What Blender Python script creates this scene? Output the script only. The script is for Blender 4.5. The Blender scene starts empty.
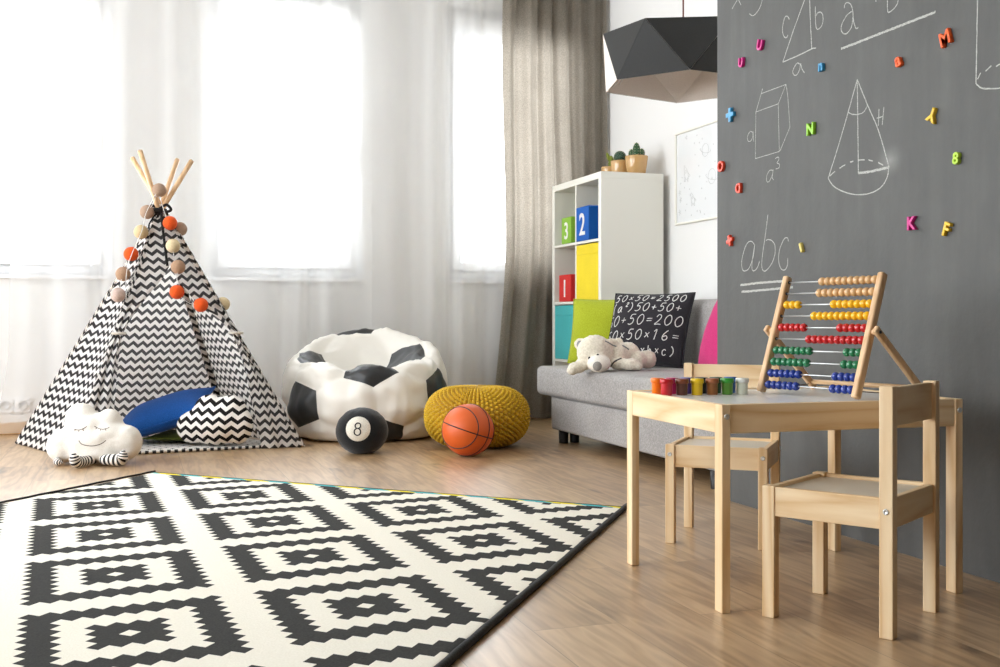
import bpy, bmesh, math, random
from mathutils import Vector, Matrix, noise
from mathutils.bvhtree import BVHTree
random.seed(7)
PI = math.pi
scene = bpy.context.scene
COL = scene.collection
CAM_H = 0.635
YAW = math.radians(18.5)
R = Vector((math.cos(YAW), -math.sin(YAW), 0))     # to the right of someone standing at the camera
F = Vector((math.sin(YAW), math.cos(YAW), 0))      # straight away from the camera
U = Vector((0, 0, 1))
def rf(r, f, z=0.0): return R * r + F * f + U * z

# ------------------------------------------------------------------ materials
def srgb(r, g, b):
    def c(v):
        v /= 255.0
        return v / 12.92 if v <= 0.04045 else ((v + 0.055) / 1.055) ** 2.4
    return (c(r), c(g), c(b), 1.0)

class N:
    """small helper round a node tree"""
    def __init__(self, name):
        self.m = bpy.data.materials.new(name); self.m.use_nodes = True
        self.t = self.m.node_tree; self.b = self.t.nodes['Principled BSDF']; self.o = self.t.nodes['Material Output']
    def n(self, typ, **kw):
        nd = self.t.nodes.new(typ)
        for k, v in kw.items():
            if k in nd.inputs: nd.inputs[k].default_value = v
            else: setattr(nd, k, v)
        return nd
    def l(self, a, b): self.t.links.new(a, b)
    def math(self, op, a, b=None, c=None):
        nd = self.t.nodes.new('ShaderNodeMath'); nd.operation = op
        for i, v in enumerate((a, b, c)):
            if v is None: continue
            if hasattr(v, 'links'): self.l(v, nd.inputs[i])
            else: nd.inputs[i].default_value = v
        return nd.outputs[0]
    def mix(self, fac, a, b):
        nd = self.t.nodes.new('ShaderNodeMix'); nd.data_type = 'RGBA'
        for i, v in ((0, fac), (6, a), (7, b)):
            if hasattr(v, 'links'): self.l(v, nd.inputs[i])
            else: nd.inputs[i].default_value = v
        return nd.outputs[2]
    def ramp(self, fac, stops):
        nd = self.t.nodes.new('ShaderNodeValToRGB'); self.l(fac, nd.inputs[0])
        cr = nd.color_ramp
        while len(cr.elements) < len(stops): cr.elements.new(0.5)
        for e, (p, c) in zip(cr.elements, stops): e.position = p; e.color = c
        return nd.outputs[0]
    def coord(self, which='Object', scale=(1, 1, 1), loc=(0, 0, 0)):
        tc = self.n('ShaderNodeTexCoord'); mp = self.n('ShaderNodeMapping')
        mp.inputs['Scale'].default_value = scale; mp.inputs['Location'].default_value = loc
        self.l(tc.outputs[which], mp.inputs[0]); return mp.outputs[0]
    def noise(self, vec, scale, detail=3.0, rough=0.5):
        nd = self.n('ShaderNodeTexNoise'); nd.inputs['Scale'].default_value = scale
        nd.inputs['Detail'].default_value = detail; nd.inputs['Roughness'].default_value = rough
        self.l(vec, nd.inputs['Vector']); return nd.outputs[0]
    def bump(self, h, strength=0.2, dist=0.01):
        nd = self.n('ShaderNodeBump'); nd.inputs['Strength'].default_value = strength
        nd.inputs['Distance'].default_value = dist; self.l(h, nd.inputs['Height'])
        self.l(nd.outputs[0], self.b.inputs['Normal']); return nd.outputs[0]
    def set(self, **kw):
        for k, v in kw.items(): self.b.inputs[k.replace('_', ' ')].default_value = v

def plain(name, rgb, rough=0.5, spec=0.5, metal=0.0, bump=None, coat=0.0, vary=0.0, sheen=0.0):
    g = N(name); g.set(Base_Color=srgb(*rgb), Roughness=rough, Metallic=metal)
    g.b.inputs['Specular IOR Level'].default_value = spec
    g.b.inputs['Coat Weight'].default_value = coat
    g.b.inputs['Sheen Weight'].default_value = sheen
    v = g.coord()
    if vary:
        nz = g.noise(v, 3.0)
        c = srgb(*rgb); d = tuple(x * (1 - vary) for x in c[:3]) + (1,)
        g.l(g.mix(nz, c, d), g.b.inputs['Base Color'])
    if bump: g.bump(g.noise(v, bump[0], 4.0), bump[1], bump[2])
    return g.m

def fabric(name, rgb, rgb2=None, scale=260, bump=0.3, rough=0.9, transl=0.0, sheen=0.1):
    g = N(name); g.set(Roughness=rough); g.b.inputs['Specular IOR Level'].default_value = 0.15
    g.b.inputs['Sheen Weight'].default_value = sheen
    v = g.coord()
    nz = g.noise(v, scale, 2.0); big = g.noise(v, 5.0, 2.0)
    c1 = srgb(*rgb); c2 = srgb(*(rgb2 or [x * 0.86 for x in rgb]))
    f = g.math('ADD', g.math('MULTIPLY', nz, 0.75), g.math('MULTIPLY', big, 0.25))
    f = g.ramp(f, [(0.35, (0, 0, 0, 1)), (0.65, (1, 1, 1, 1))])
    col = g.mix(f, c2, c1); g.l(col, g.b.inputs['Base Color'])
    g.bump(nz, bump, 0.002)
    if transl:
        tr = g.n('ShaderNodeBsdfTranslucent'); g.l(col, tr.inputs[0])
        mx = g.n('ShaderNodeMixShader'); mx.inputs[0].default_value = transl
        g.l(g.b.outputs[0], mx.inputs[1]); g.l(tr.outputs[0], mx.inputs[2]); g.l(mx.outputs[0], g.o.inputs[0])
    return g.m

def wood(name, axis, light=(240, 218, 182), dark=(210, 171, 120), rough=0.42, scale=1.0):
    g = N(name); g.set(Roughness=rough)
    s = [14 * scale] * 3; s['xyz'.index(axis)] = 1.1 * scale
    v = g.coord(scale=tuple(s))
    oi = g.n('ShaderNodeObjectInfo')
    off = g.n('ShaderNodeVectorMath', operation='ADD'); g.l(v, off.inputs[0])
    sc = g.n('ShaderNodeVectorMath', operation='SCALE'); sc.inputs[0].default_value = (11.3, 17.1, 7.7)
    g.l(oi.outputs['Random'], sc.inputs['Scale']); g.l(sc.outputs[0], off.inputs[1]); v = off.outputs[0]
    warp = g.noise(v, 0.55, 2.0)
    ring = g.math('FRACT', g.math('MULTIPLY', warp, 9.0))
    ring = g.math('PINGPONG', ring, 0.5); ring = g.math('MULTIPLY', ring, 2.0)
    fine = g.noise(v, 5.0, 4.0, 0.65)
    f = g.math('ADD', g.math('MULTIPLY', ring, 0.62), g.math('MULTIPLY', fine, 0.55))
    g.l(g.ramp(f, [(0.12, srgb(*light)), (0.55, srgb(*[(a * 2 + b) / 3 for a, b in zip(light, dark)])), (1.0, srgb(*dark))]), g.b.inputs['Base Color'])
    g.bump(fine, 0.08, 0.002)
    return g.m

def chevron_nodes(g, u, v, period, wave, amp, duty):
    tri = g.math('PINGPONG', u, wave / 2.0)
    ph = g.math('DIVIDE', g.math('ADD', v, g.math('MULTIPLY', tri, amp * 2.0 / wave)), period)
    return g.math('LESS_THAN', g.math('FRACT', ph), duty)

def chevron(name, period=0.044, wave=0.046, amp=0.022, duty=0.46, use_uv=True, transl=0.0, axes=(0, 2)):
    g = N(name); g.set(Roughness=0.9); g.b.inputs['Specular IOR Level'].default_value = 0.1
    sp = g.n('ShaderNodeSeparateXYZ')
    if use_uv:
        uvn = g.n('ShaderNodeUVMap'); uvn.uv_map = 'UVMap'; g.l(uvn.outputs[0], sp.inputs[0]); axes = (0, 1)
    else: g.l(g.coord(), sp.inputs[0])
    u = g.math('ADD', sp.outputs[axes[0]], 20 * wave); v = g.math('ADD', sp.outputs[axes[1]], 20 * period)
    k = chevron_nodes(g, u, v, period, wave, amp, duty)
    col = g.mix(k, srgb(248, 244, 239), srgb(36, 34, 34)); g.l(col, g.b.inputs['Base Color'])
    g.bump(g.noise(g.coord(), 300, 2), 0.15, 0.002)
    if transl:
        tr = g.n('ShaderNodeBsdfTranslucent'); g.l(g.mix(k, srgb(246, 244, 242), srgb(104, 103, 104)), tr.inputs[0])
        mx = g.n('ShaderNodeMixShader'); mx.inputs[0].default_value = transl
        g.l(g.b.outputs[0], mx.inputs[1]); g.l(tr.outputs[0], mx.inputs[2]); g.l(mx.outputs[0], g.o.inputs[0])
    return g.m

# ------------------------------------------------------------------ objects
def obj(name, bm, mats, parent=None, smooth=False, recalc=True):
    if recalc: bmesh.ops.recalc_face_normals(bm, faces=bm.faces)
    me = bpy.data.meshes.new(name); bm.to_mesh(me); bm.free()
    for m in (mats if isinstance(mats, (list, tuple)) else [mats]): me.materials.append(m)
    if smooth:
        for p in me.polygons: p.use_smooth = True
    o = bpy.data.objects.new(name, me); COL.objects.link(o)
    if parent: o.parent = parent
    return o

def tag(o, label=None, cat=None, group=None, kind=None):
    if label: o['label'] = label
    if cat: o['category'] = cat
    if group: o['group'] = group
    if kind: o['kind'] = kind
    return o

def thing(name, label, cat, loc=(0, 0, 0), rz=0.0, group=None):
    o = bpy.data.objects.new(name, None); COL.objects.link(o); o.empty_display_size = 0.1
    o.location = loc; o.rotation_euler = (0, 0, rz)
    return tag(o, label, cat, group)

def struct(o): o['kind'] = 'structure'; return o

def dup(root):
    r = root.copy(); COL.objects.link(r)
    for ch in list(root.children):
        c = ch.copy(); COL.objects.link(c); c.parent = r
        for gch in list(ch.children):
            d = gch.copy(); COL.objects.link(d); d.parent = c
    return r

def place(o, origin, x, y, z=None):
    x = Vector(x).normalized(); y = Vector(y); y = (y - x * y.dot(x)).normalized()
    z = x.cross(y)
    M = Matrix.Identity(4)
    for i in range(3): M[i][0] = x[i]; M[i][1] = y[i]; M[i][2] = z[i]; M[i][3] = origin[i]
    o.matrix_world = M
    return o

def BM(): return bmesh.new()

def box(bm, lo, hi, bev=0.0, seg=2, mi=0):
    g = bmesh.ops.create_cube(bm, size=1.0)
    vs = g['verts']
    for v in vs: v.co = Vector([lo[i] + (v.co[i] + 0.5) * (hi[i] - lo[i]) for i in range(3)])
    fs = list({f for v in vs for f in v.link_faces})
    for f in fs: f.material_index = mi
    if bev:
        es = list({e for v in vs for e in v.link_edges})
        r = bmesh.ops.bevel(bm, geom=es, offset=bev, segments=seg, profile=0.5, affect='EDGES', clamp_overlap=True)
        for f in r['faces']: f.material_index = mi; f.smooth = False
    return bm

def ring_faces(bm, rings, closed=True, mi=0, smooth=True):
    for a, b in zip(rings[:-1], rings[1:]):
        n = len(a)
        for i in range(n if closed else n - 1):
            j = (i + 1) % n
            vs = []
            for v in (a[i], a[j], b[j], b[i]):
                if v not in vs: vs.append(v)
            if len(vs) > 2:
                try:
                    f = bm.faces.new(vs); f.material_index = mi; f.smooth = smooth
                except ValueError: pass

def lathe(bm, prof, n=24, mi=0, center=(0, 0), smooth=True):
    rings = []
    for r, z in prof:
        if r < 1e-6: v = bm.verts.new((center[0], center[1], z)); rings.append([v] * n)
        else: rings.append([bm.verts.new((center[0] + r * math.cos(2 * PI * i / n), center[1] + r * math.sin(2 * PI * i / n), z)) for i in range(n)])
    ring_faces(bm, rings, True, mi, smooth)
    return bm

def frame_for(d):
    d = d.normalized(); a = Vector((0, 0, 1)) if abs(d.z) < 0.9 else Vector((1, 0, 0))
    x = d.cross(a).normalized(); return x, d.cross(x).normalized()

def tube(bm, pts, r, n=8, cap=True, mi=0, smooth=True, r2=None):
    pts = [Vector(p) for p in pts]; rings = []
    for i, p in enumerate(pts):
        d = (pts[min(i + 1, len(pts) - 1)] - pts[max(i - 1, 0)])
        if d.length < 1e-9: d = Vector((0, 0, 1))
        if i == 0: x, y = frame_for(d)
        else:
            d = d.normalized(); x = (x - d * x.dot(d))
            x = x.normalized() if x.length > 1e-6 else frame_for(d)[0]
            y = d.cross(x)
        rr = r if r2 is None else r + (r2 - r) * i / (len(pts) - 1)
        rings.append([bm.verts.new(p + (x * math.cos(2 * PI * k / n) + y * math.sin(2 * PI * k / n)) * rr) for k in range(n)])
    ring_faces(bm, rings, True, mi, smooth)
    if cap:
        for q in (rings[0][::-1], rings[-1]):
            try: f = bm.faces.new(q); f.material_index = mi
            except ValueError: pass
    return bm

def ball(bm, c, r, u=16, v=10, mi=0, scale=(1, 1, 1), rot=None):
    g = bmesh.ops.create_uvsphere(bm, u_segments=u, v_segments=v, radius=1.0)
    for w in g['verts']:
        p = Vector((w.co.x * scale[0] * r, w.co.y * scale[1] * r, w.co.z * scale[2] * r))
        if rot: p = rot @ p
        w.co = p + Vector(c)
    for f in {f for w in g['verts'] for f in w.link_faces}: f.smooth = True; f.material_index = mi
    return bm

def uv_layer(bm):
    return bm.loops.layers.uv.get('UVMap') or bm.loops.layers.uv.new('UVMap')

def grid(bm, nu, nv, fn, mi=0, uvfn=None, smooth=True, close_u=False):
    vs = [[bm.verts.new(fn(i / (nu if close_u else nu - 1), j / (nv - 1))) for i in range(nu)] for j in range(nv)]
    uvl = uv_layer(bm) if uvfn else None
    for j in range(nv - 1):
        for i in range(nu if close_u else nu - 1):
            i2 = (i + 1) % nu
            try: f = bm.faces.new((vs[j][i], vs[j][i2], vs[j + 1][i2], vs[j + 1][i]))
            except ValueError: continue
            f.smooth = smooth; f.material_index = mi
            if uvfn:
                for lp, (a, b) in zip(f.loops, ((i, j), (i + 1, j), (i + 1, j + 1), (i, j + 1))):
                    lp[uvl].uv = uvfn(a / (nu if close_u else nu - 1), b / (nv - 1))
    return vs

def smooth_path(pts, k=5):
    P = [Vector(p) for p in pts]
    if len(P) < 3: return P
    out = []
    for i in range(len(P) - 1):
        p0 = P[max(i - 1, 0)]; p1 = P[i]; p2 = P[i + 1]; p3 = P[min(i + 2, len(P) - 1)]
        for q in range(k):
            t = q / k
            out.append(0.5 * ((2 * p1) + (p2 - p0) * t + (2 * p0 - 5 * p1 + 4 * p2 - p3) * t * t + (3 * p1 - p0 - 3 * p2 + p3) * t ** 3))
    out.append(P[-1]); return out

def baked(o):
    """apply the modifiers for good"""
    dg = bpy.context.evaluated_depsgraph_get()
    me = bpy.data.meshes.new_from_object(o.evaluated_get(dg))
    old = o.data; o.modifiers.clear(); o.data = me; me.name = old.name
    if old.users == 0: bpy.data.meshes.remove(old)
    return o

def text_mesh(name, body, size, mats, depth=0.0, bevel=0.0, parent=None, offset=0.0):
    cu = bpy.data.curves.new(name, 'FONT'); cu.body = body; cu.size = size; cu.align_x = 'CENTER'; cu.align_y = 'CENTER'
    cu.extrude = depth; cu.bevel_depth = bevel; cu.bevel_resolution = 2; cu.resolution_u = 6; cu.offset = offset
    t = bpy.data.objects.new(name, cu); COL.objects.link(t)
    bpy.context.view_layer.update()
    me = bpy.data.meshes.new_from_object(t.evaluated_get(bpy.context.evaluated_depsgraph_get()))
    bpy.data.objects.remove(t); bpy.data.curves.remove(cu)
    me.name = name; me.materials.clear(); me.materials.append(mats)
    o = bpy.data.objects.new(name, me); COL.objects.link(o)
    if parent: o.parent = parent
    return o

def bvh_of(o):
    bm = BM(); bm.from_mesh(o.data); t = BVHTree.FromBMesh(bm); bm.free(); return t

def drape(bm, tree, pts, r, direction, start, lift=0.0):
    """lay a stroke on a surface: pts are points in space, cast along direction"""
    out = []
    for p in pts:
        h = tree.ray_cast(p - direction * start, direction)
        if h[0] is None:
            if len(out) > 1: tube(bm, out, r, 6)
            out = []; continue
        out.append(h[0] + h[1] * lift)
    if len(out) > 1: tube(bm, out, r, 6)

# ------------------------------------------------------------------ shared materials
M = {}
M['white_wall'] = plain('white_wall_paint', (228, 227, 225), 0.85, 0.2, bump=(60, 0.05, 0.003))
M['ceiling'] = plain('ceiling_paint', (240, 239, 236), 0.9, 0.2, bump=(50, 0.04, 0.003))
M['window_white'] = plain('white_window_plastic', (240, 240, 240), 0.35, 0.5, bump=(90, 0.02, 0.001))
M['white_laminate'] = plain('white_laminate', (226, 224, 214), 0.35, 0.4, bump=(200, 0.03, 0.001))
M['pine_x'] = wood('pine_along_x', 'x'); M['pine_y'] = wood('pine_along_y', 'y'); M['pine_z'] = wood('pine_along_z', 'z')
M['beech_z'] = wood('beech_along_z', 'z', (226, 190, 148), (200, 158, 112), 0.4, 1.6)
M['beech_y'] = wood('beech_along_y', 'y', (226, 190, 148), (200, 158, 112), 0.4, 1.6)
M['base_oak'] = wood('oak_baseboard', 'x', (214, 180, 136), (176, 138, 96), 0.5)
M['steel'] = plain('steel', (214, 216, 216), 0.34, 0.5, 0.8, bump=(90, 0.03, 0.001))
M['black_rubber'] = plain('black_plastic', (28, 27, 27), 0.45, 0.4, bump=(80, 0.04, 0.001))
M['brown_thread'] = plain('brown_thread', (86, 66, 52), 0.8, 0.1, bump=(300, 0.1, 0.001))

def floor_mat():
    g = N('oak_laminate_floor'); g.set(Roughness=0.33)
    v = g.coord('Object')
    sw = g.n('ShaderNodeSeparateXYZ'); g.l(v, sw.inputs[0])
    cb = g.n('ShaderNodeCombineXYZ'); g.l(sw.outputs[1], cb.inputs[0]); g.l(sw.outputs[0], cb.inputs[1])
    br = g.n('ShaderNodeTexBrick'); g.l(cb.outputs[0], br.inputs['Vector'])
    br.offset = 0.37; br.squash = 1.0
    br.inputs['Scale'].default_value = 1.0; br.inputs['Mortar Size'].default_value = 0.0012; br.inputs['Mortar Smooth'].default_value = 0.3
    br.inputs['Brick Width'].default_value = 1.28; br.inputs['Row Height'].default_value = 0.192
    br.inputs['Color1'].default_value = (0, 0, 0, 1); br.inputs['Color2'].default_value = (1, 1, 1, 1); br.inputs['Mortar'].default_value = (0.5, 0.5, 0.5, 1)
    tone = g.n('ShaderNodeSeparateColor'); g.l(br.outputs[0], tone.inputs[0])
    off = g.n('ShaderNodeVectorMath', operation='ADD'); g.l(cb.outputs[0], off.inputs[0])
    sc = g.n('ShaderNodeVectorMath', operation='SCALE'); sc.inputs[0].default_value = (23.0, 31.0, 5.0); g.l(tone.outputs[0], sc.inputs['Scale']); g.l(sc.outputs[0], off.inputs[1])
    mp = g.n('ShaderNodeMapping'); mp.inputs['Scale'].default_value = (1.3, 11, 1); g.l(off.outputs[0], mp.inputs[0])
    warp = g.noise(mp.outputs[0], 0.8, 3.0, 0.6)
    ring = g.math('PINGPONG', g.math('MULTIPLY', warp, 7.0), 0.5)
    mp2 = g.n('ShaderNodeMapping'); mp2.inputs['Scale'].default_value = (2.0, 46, 1); g.l(off.outputs[0], mp2.inputs[0])
    fine = g.noise(mp2.outputs[0], 1.0, 4.0, 0.7)
    mp3 = g.n('ShaderNodeMapping'); mp3.inputs['Scale'].default_value = (2.2, 6.0, 1); g.l(off.outputs[0], mp3.inputs[0])
    knot = g.ramp(g.noise(mp3.outputs[0], 1.3, 2.0), [(0.62, (0, 0, 0, 1)), (0.78, (1, 1, 1, 1))])
    f = g.math('ADD', g.math('MULTIPLY', ring, 0.75), g.math('MULTIPLY', fine, 0.36))
    f = g.math('ADD', f, g.math('MULTIPLY', g.math('SUBTRACT', tone.outputs[0], 0.5), 0.30))
    f = g.math('ADD', f, g.math('MULTIPLY', knot, 0.5))
    col = g.ramp(f, [(0.05, srgb(194, 164, 126)), (0.40, srgb(170, 138, 101)), (0.72, srgb(134, 104, 73)), (1.0, srgb(76, 57, 40))])
    col = g.mix(g.math('MULTIPLY', br.outputs['Fac'], 0.55), col, srgb(78, 58, 42))
    g.l(col, g.b.inputs['Base Color'])
    g.l(g.math('ADD', g.math('MULTIPLY', fine, 0.06), 0.30), g.b.inputs['Roughness'])
    g.bump(g.math('SUBTRACT', fine, g.math('MULTIPLY', br.outputs['Fac'], 2.0)), 0.02, 0.002)
    g.b.inputs['Coat Weight'].default_value = 0.5; g.b.inputs['Coat Roughness'].default_value = 0.38
    return g.m

# ------------------------------------------------------------------ the room
WY = 6.58; XR = 2.92; XL = -2.6; YB = -2.4; ZC = 2.75; XB = 1.974; YBE = 3.45
b = BM(); box(b, (XL - 0.3, YB - 0.3, -0.1), (XR + 0.3, WY + 0.35, 0)); struct(obj('floor', b, floor_mat()))
b = BM(); box(b, (XL - 0.3, YB - 0.3, ZC), (XR + 0.3, WY + 0.35, ZC + 0.1)); struct(obj('ceiling', b, M['ceiling']))

def wall_with_holes(name, a0, a1, holes, fixed0, fixed1, axis, mat, zlo=0.0, zhi=ZC):
    """a wall along one axis with rectangular openings (lo, hi, zlo, zhi)"""
    bm = BM()
    def seg(lo, hi, z0, z1):
        if axis == 'x': box(bm, (lo, fixed0, z0), (hi, fixed1, z1))
        else: box(bm, (fixed0, lo, z0), (fixed1, hi, z1))
    cur = a0
    for lo, hi, z0, z1 in sorted(holes):
        seg(cur, lo, zlo, zhi); seg(lo, hi, zlo, z0); seg(lo, hi, z1, zhi); cur = hi
    seg(cur, a1, zlo, zhi)
    return struct(obj(name, bm, mat))

SILL = 0.885; WTOP = 2.60
WINX = [(-1.036, -0.126), (0.403, 1.313), (1.845, 2.755)]
wall_with_holes('wall_back', XL - 0.3, XR + 0.3, [(x0, x1, SILL, WTOP) for x0, x1 in WINX], WY, WY + 0.35, 'x', M['white_wall'])
LWIN = [(0.7, 3.1, 0.80, 2.6), (3.6, 6.2, 0.12, 2.55)]
FWIN = (-1.4, 0.4, 0.9, 2.4)
wall_with_holes('wall_left', YB - 0.3, WY, LWIN, XL - 0.3, XL, 'y', M['white_wall'])
wall_with_holes('wall_front', XL, XB, [], YB - 0.3, YB, 'x', plain('low_bounce_grey_paint', (150, 149, 146), 0.85, 0.2, bump=(60, 0.05, 0.003)))  # unseen wall, made grey to cut bounced light and deepen contrast
b = BM(); box(b, (XR, YBE, 0), (XR + 0.3, WY, ZC)); struct(obj('wall_right', b, M['white_wall']))

def board_mat():
    g = N('chalkboard_paint'); g.set(Roughness=0.62); g.b.inputs['Specular IOR Level'].default_value = 0.35
    v = g.coord('Object')
    a = g.noise(v, 1.6, 4.0, 0.6); c = g.noise(v, 9.0, 4.0, 0.6)
    mp = g.n('ShaderNodeMapping'); mp.inputs['Scale'].default_value = (1, 9, 1.4); g.l(v, mp.inputs[0])
    st = g.noise(mp.outputs[0], 2.2, 3.0)
    f = g.math('ADD', g.math('ADD', g.math('MULTIPLY', a, 0.4), g.math('MULTIPLY', c, 0.25)), g.math('MULTIPLY', st, 0.35))
    col = g.ramp(f, [(0.3, srgb(74, 74, 72)), (0.55, srgb(85, 85, 83)), (0.75, srgb(97, 97, 94))])
    sp = g.n('ShaderNodeSeparateXYZ'); g.l(v, sp.inputs[0])      # a rubbed-out patch of chalk beside the cone
    dy = g.math('DIVIDE', g.math('SUBTRACT', sp.outputs[1], 2.51), 0.075); dz = g.math('DIVIDE', g.math('SUBTRACT', sp.outputs[2], 1.075), 0.055)
    rr = g.math('SQRT', g.math('ADD', g.math('MULTIPLY', dy, dy), g.math('MULTIPLY', dz, dz)))
    sm = g.math('MULTIPLY', g.math('MAXIMUM', g.math('SUBTRACT', 1.0, rr), 0.0), g.math('MULTIPLY', g.math('MULTIPLY', c, g.math('MAXIMUM', g.math('SUBTRACT', 1.0, rr), 0.0)), 0.55))
    g.l(g.mix(sm, col, srgb(200, 200, 196)), g.b.inputs['Base Color'])
    g.bump(g.noise(v, 55, 3.0), 0.22, 0.004)
    return g.m
b = BM(); box(b, (XB, YB - 0.3, 0), (XR + 0.3, YBE, ZC), mi=0)
for f in b.faces:
    f.normal_update()
    f.material_index = 0 if f.normal.x < -0.9 else 1
board = struct(obj('wall_chalkboard', b, [board_mat(), M['white_wall']]))

b = BM(); box(b, (XL, WY - 0.014, 0), (XR, WY, 0.066), 0.004); struct(obj('baseboard_back', b, M['base_oak']))
b = BM(); box(b, (XR - 0.014, YBE, 0), (XR, WY - 0.014, 0.066), 0.004); struct(obj('baseboard_right', b, wood('oak_baseboard_side', 'y', (214, 180, 136), (176, 138, 96), 0.5)))

def glass_mat():
    g = N('window_glass')
    tr = g.n('ShaderNodeBsdfTransparent'); gl = g.n('ShaderNodeBsdfGlossy'); gl.inputs['Roughness'].default_value = 0.02
    fr = g.n('ShaderNodeFresnel'); fr.inputs[0].default_value = 1.25
    mx = g.n('ShaderNodeMixShader'); g.l(fr.outputs[0], mx.inputs[0]); g.l(tr.outputs[0], mx.inputs[1]); g.l(gl.outputs[0], mx.inputs[2])
    g.l(mx.outputs[0], g.o.inputs[0]); return g.m
M['glass'] = glass_mat()
M['blind'] = fabric('roller_blind_cloth', (236, 236, 232), transl=0.35)

def window(i, x0, x1, ztop_glass):
    f0, f1 = WY + 0.06, WY + 0.13; z0, z1 = SILL, WTOP
    w = 0.055
    bm = BM()
    for lo, hi in (((x0, f0, z0), (x0 + w, f1, z1)), ((x1 - w, f0, z0), (x1, f1, z1)), ((x0 + w, f0, z0), (x1 - w, f1, z0 + w)), ((x0 + w, f0, z1 - w), (x1 - w, f1, z1))):
        box(bm, lo, hi, 0.006)
    fr = struct(obj('window_%d' % i, bm, M['window_white']))
    bm = BM(); s = 0.06; a0, a1, c0, c1 = x0 + w, x1 - w, z0 + w, z1 - w; g0, g1 = f0 - 0.018, f1 - 0.02
    for lo, hi in (((a0, g0, c0), (a0 + s, g1, c1)), ((a1 - s, g0, c0), (a1, g1, c1)), ((a0 + s, g0, c0), (a1 - s, g1, c0 + s)), ((a0 + s, g0, c1 - s), (a1 - s, g1, c1))):
        box(bm, lo, hi, 0.008)
    obj('sash', bm, M['window_white'], fr)
    bm = BM(); box(bm, (a0 + s, f0 + 0.02, c0 + s), (a1 - s, f0 + 0.024, c1 - s)); obj('pane', bm, M['glass'], fr)
    bm = BM(); box(bm, (x0, WY - 0.028, z0 - 0.022), (x1, WY + 0.10, z0), 0.004); obj('window_sill', bm, M['window_white'], fr)
    bm = BM(); box(bm, (a1 - 0.045, g0 - 0.012, 1.62), (a1 - 0.015, g0, 1.69), 0.004); tube(bm, [(a1 - 0.03, g0 - 0.01, 1.655), (a1 - 0.03, g0 - 0.045, 1.655), (a1 - 0.03, g0 - 0.048, 1.55)], 0.009, 8)
    obj('window_handle', bm, M['window_white'], fr)
    bm = BM(); box(bm, (a0 + 0.01, g0 - 0.05, c1 - 0.075), (a1 - 0.01, g0 - 0.003, c1 - 0.005), 0.015, 3)
    box(bm, (a0 + 0.03, g0 - 0.03, ztop_glass), (a1 - 0.03, g0 - 0.022, c1 - 0.05)); box(bm, (a0 + 0.03, g0 - 0.034, ztop_glass - 0.014), (a1 - 0.03, g0 - 0.018, ztop_glass), 0.004)
    obj('roller_blind', bm, M['window_white'], fr)
for i, ((x0, x1), zt) in enumerate(zip(WINX, (2.345, 2.462, 2.40))): window(i + 1, x0, x1, zt)

def side_window(i, y0, y1, z0, z1):
    bm = BM(); w = 0.06; xa, xb = XL - 0.16, XL - 0.09; ym = (y0 + y1) / 2
    for lo, hi in (((xa, y0, z0), (xb, y0 + w, z1)), ((xa, y1 - w, z0), (xb, y1, z1)), ((xa, y0 + w, z0), (xb, y1 - w, z0 + w)), ((xa, y0 + w, z1 - w), (xb, y1 - w, z1)), ((xa, ym - 0.05, z0 + w), (xb, ym + 0.05, z1 - w))):
        box(bm, lo, hi, 0.006)
    fr = struct(obj('window_%d' % i, bm, M['window_white']))
    for a, c in ((y0 + w, ym - 0.05), (ym + 0.05, y1 - w)):
        bm = BM(); box(bm, (XL - 0.13, a, z0 + w), (XL - 0.126, c, z1 - w)); obj('pane', bm, M['glass'], fr)
for i, (y0, y1, z0, z1) in enumerate(LWIN): side_window(4 + i, y0, y1, z0, z1)

def front_window(i, x0, x1, z0, z1):
    bm = BM(); w = 0.06; ya, yb = YB - 0.16, YB - 0.09; xm = (x0 + x1) / 2
    for lo, hi in (((x0, ya, z0), (x0 + w, yb, z1)), ((x1 - w, ya, z0), (x1, yb, z1)), ((x0 + w, ya, z0), (x1 - w, yb, z0 + w)), ((x0 + w, ya, z1 - w), (x1 - w, yb, z1)), ((xm - 0.05, ya, z0 + w), (xm + 0.05, yb, z1 - w))):
        box(bm, lo, hi, 0.006)
    fr = struct(obj('window_%d' % i, bm, M['window_white']))
    for a, c in ((x0 + w, xm - 0.05), (xm + 0.05, x1 - w)):
        bm = BM(); box(bm, (a, YB - 0.13, z0 + w), (c, YB - 0.126, z1 - w)); obj('pane', bm, M['glass'], fr)

# twin wall socket low on the window wall
so = thing('wall_socket', 'white twin wall socket low on the wall left of the teepee', 'socket', (-0.637, WY, 0.16))
for dx in (-0.045, 0.045):
    b = BM(); box(b, (dx - 0.041, -0.011, -0.041), (dx + 0.041, 0, 0.041), 0.006, 3)
    obj('cover_plate', b, M['window_white'], so)
    b = BM(); b2 = lathe(b, [(0, 0.0), (0.026, 0.0), (0.026, 0.004), (0.022, 0.004), (0.020, 0.002), (0, 0.002)], 24)
    bmesh.ops.rotate(b, cent=(0, 0, 0), matrix=Matrix.Rotation(PI / 2, 3, 'X'), verts=b.verts); bmesh.ops.translate(b, vec=(dx, -0.011, 0), verts=b.verts)
    obj('socket_insert', b, plain('socket_grey', (196, 196, 194), 0.5, bump=(90, 0.02, 0.001)), so)
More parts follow.
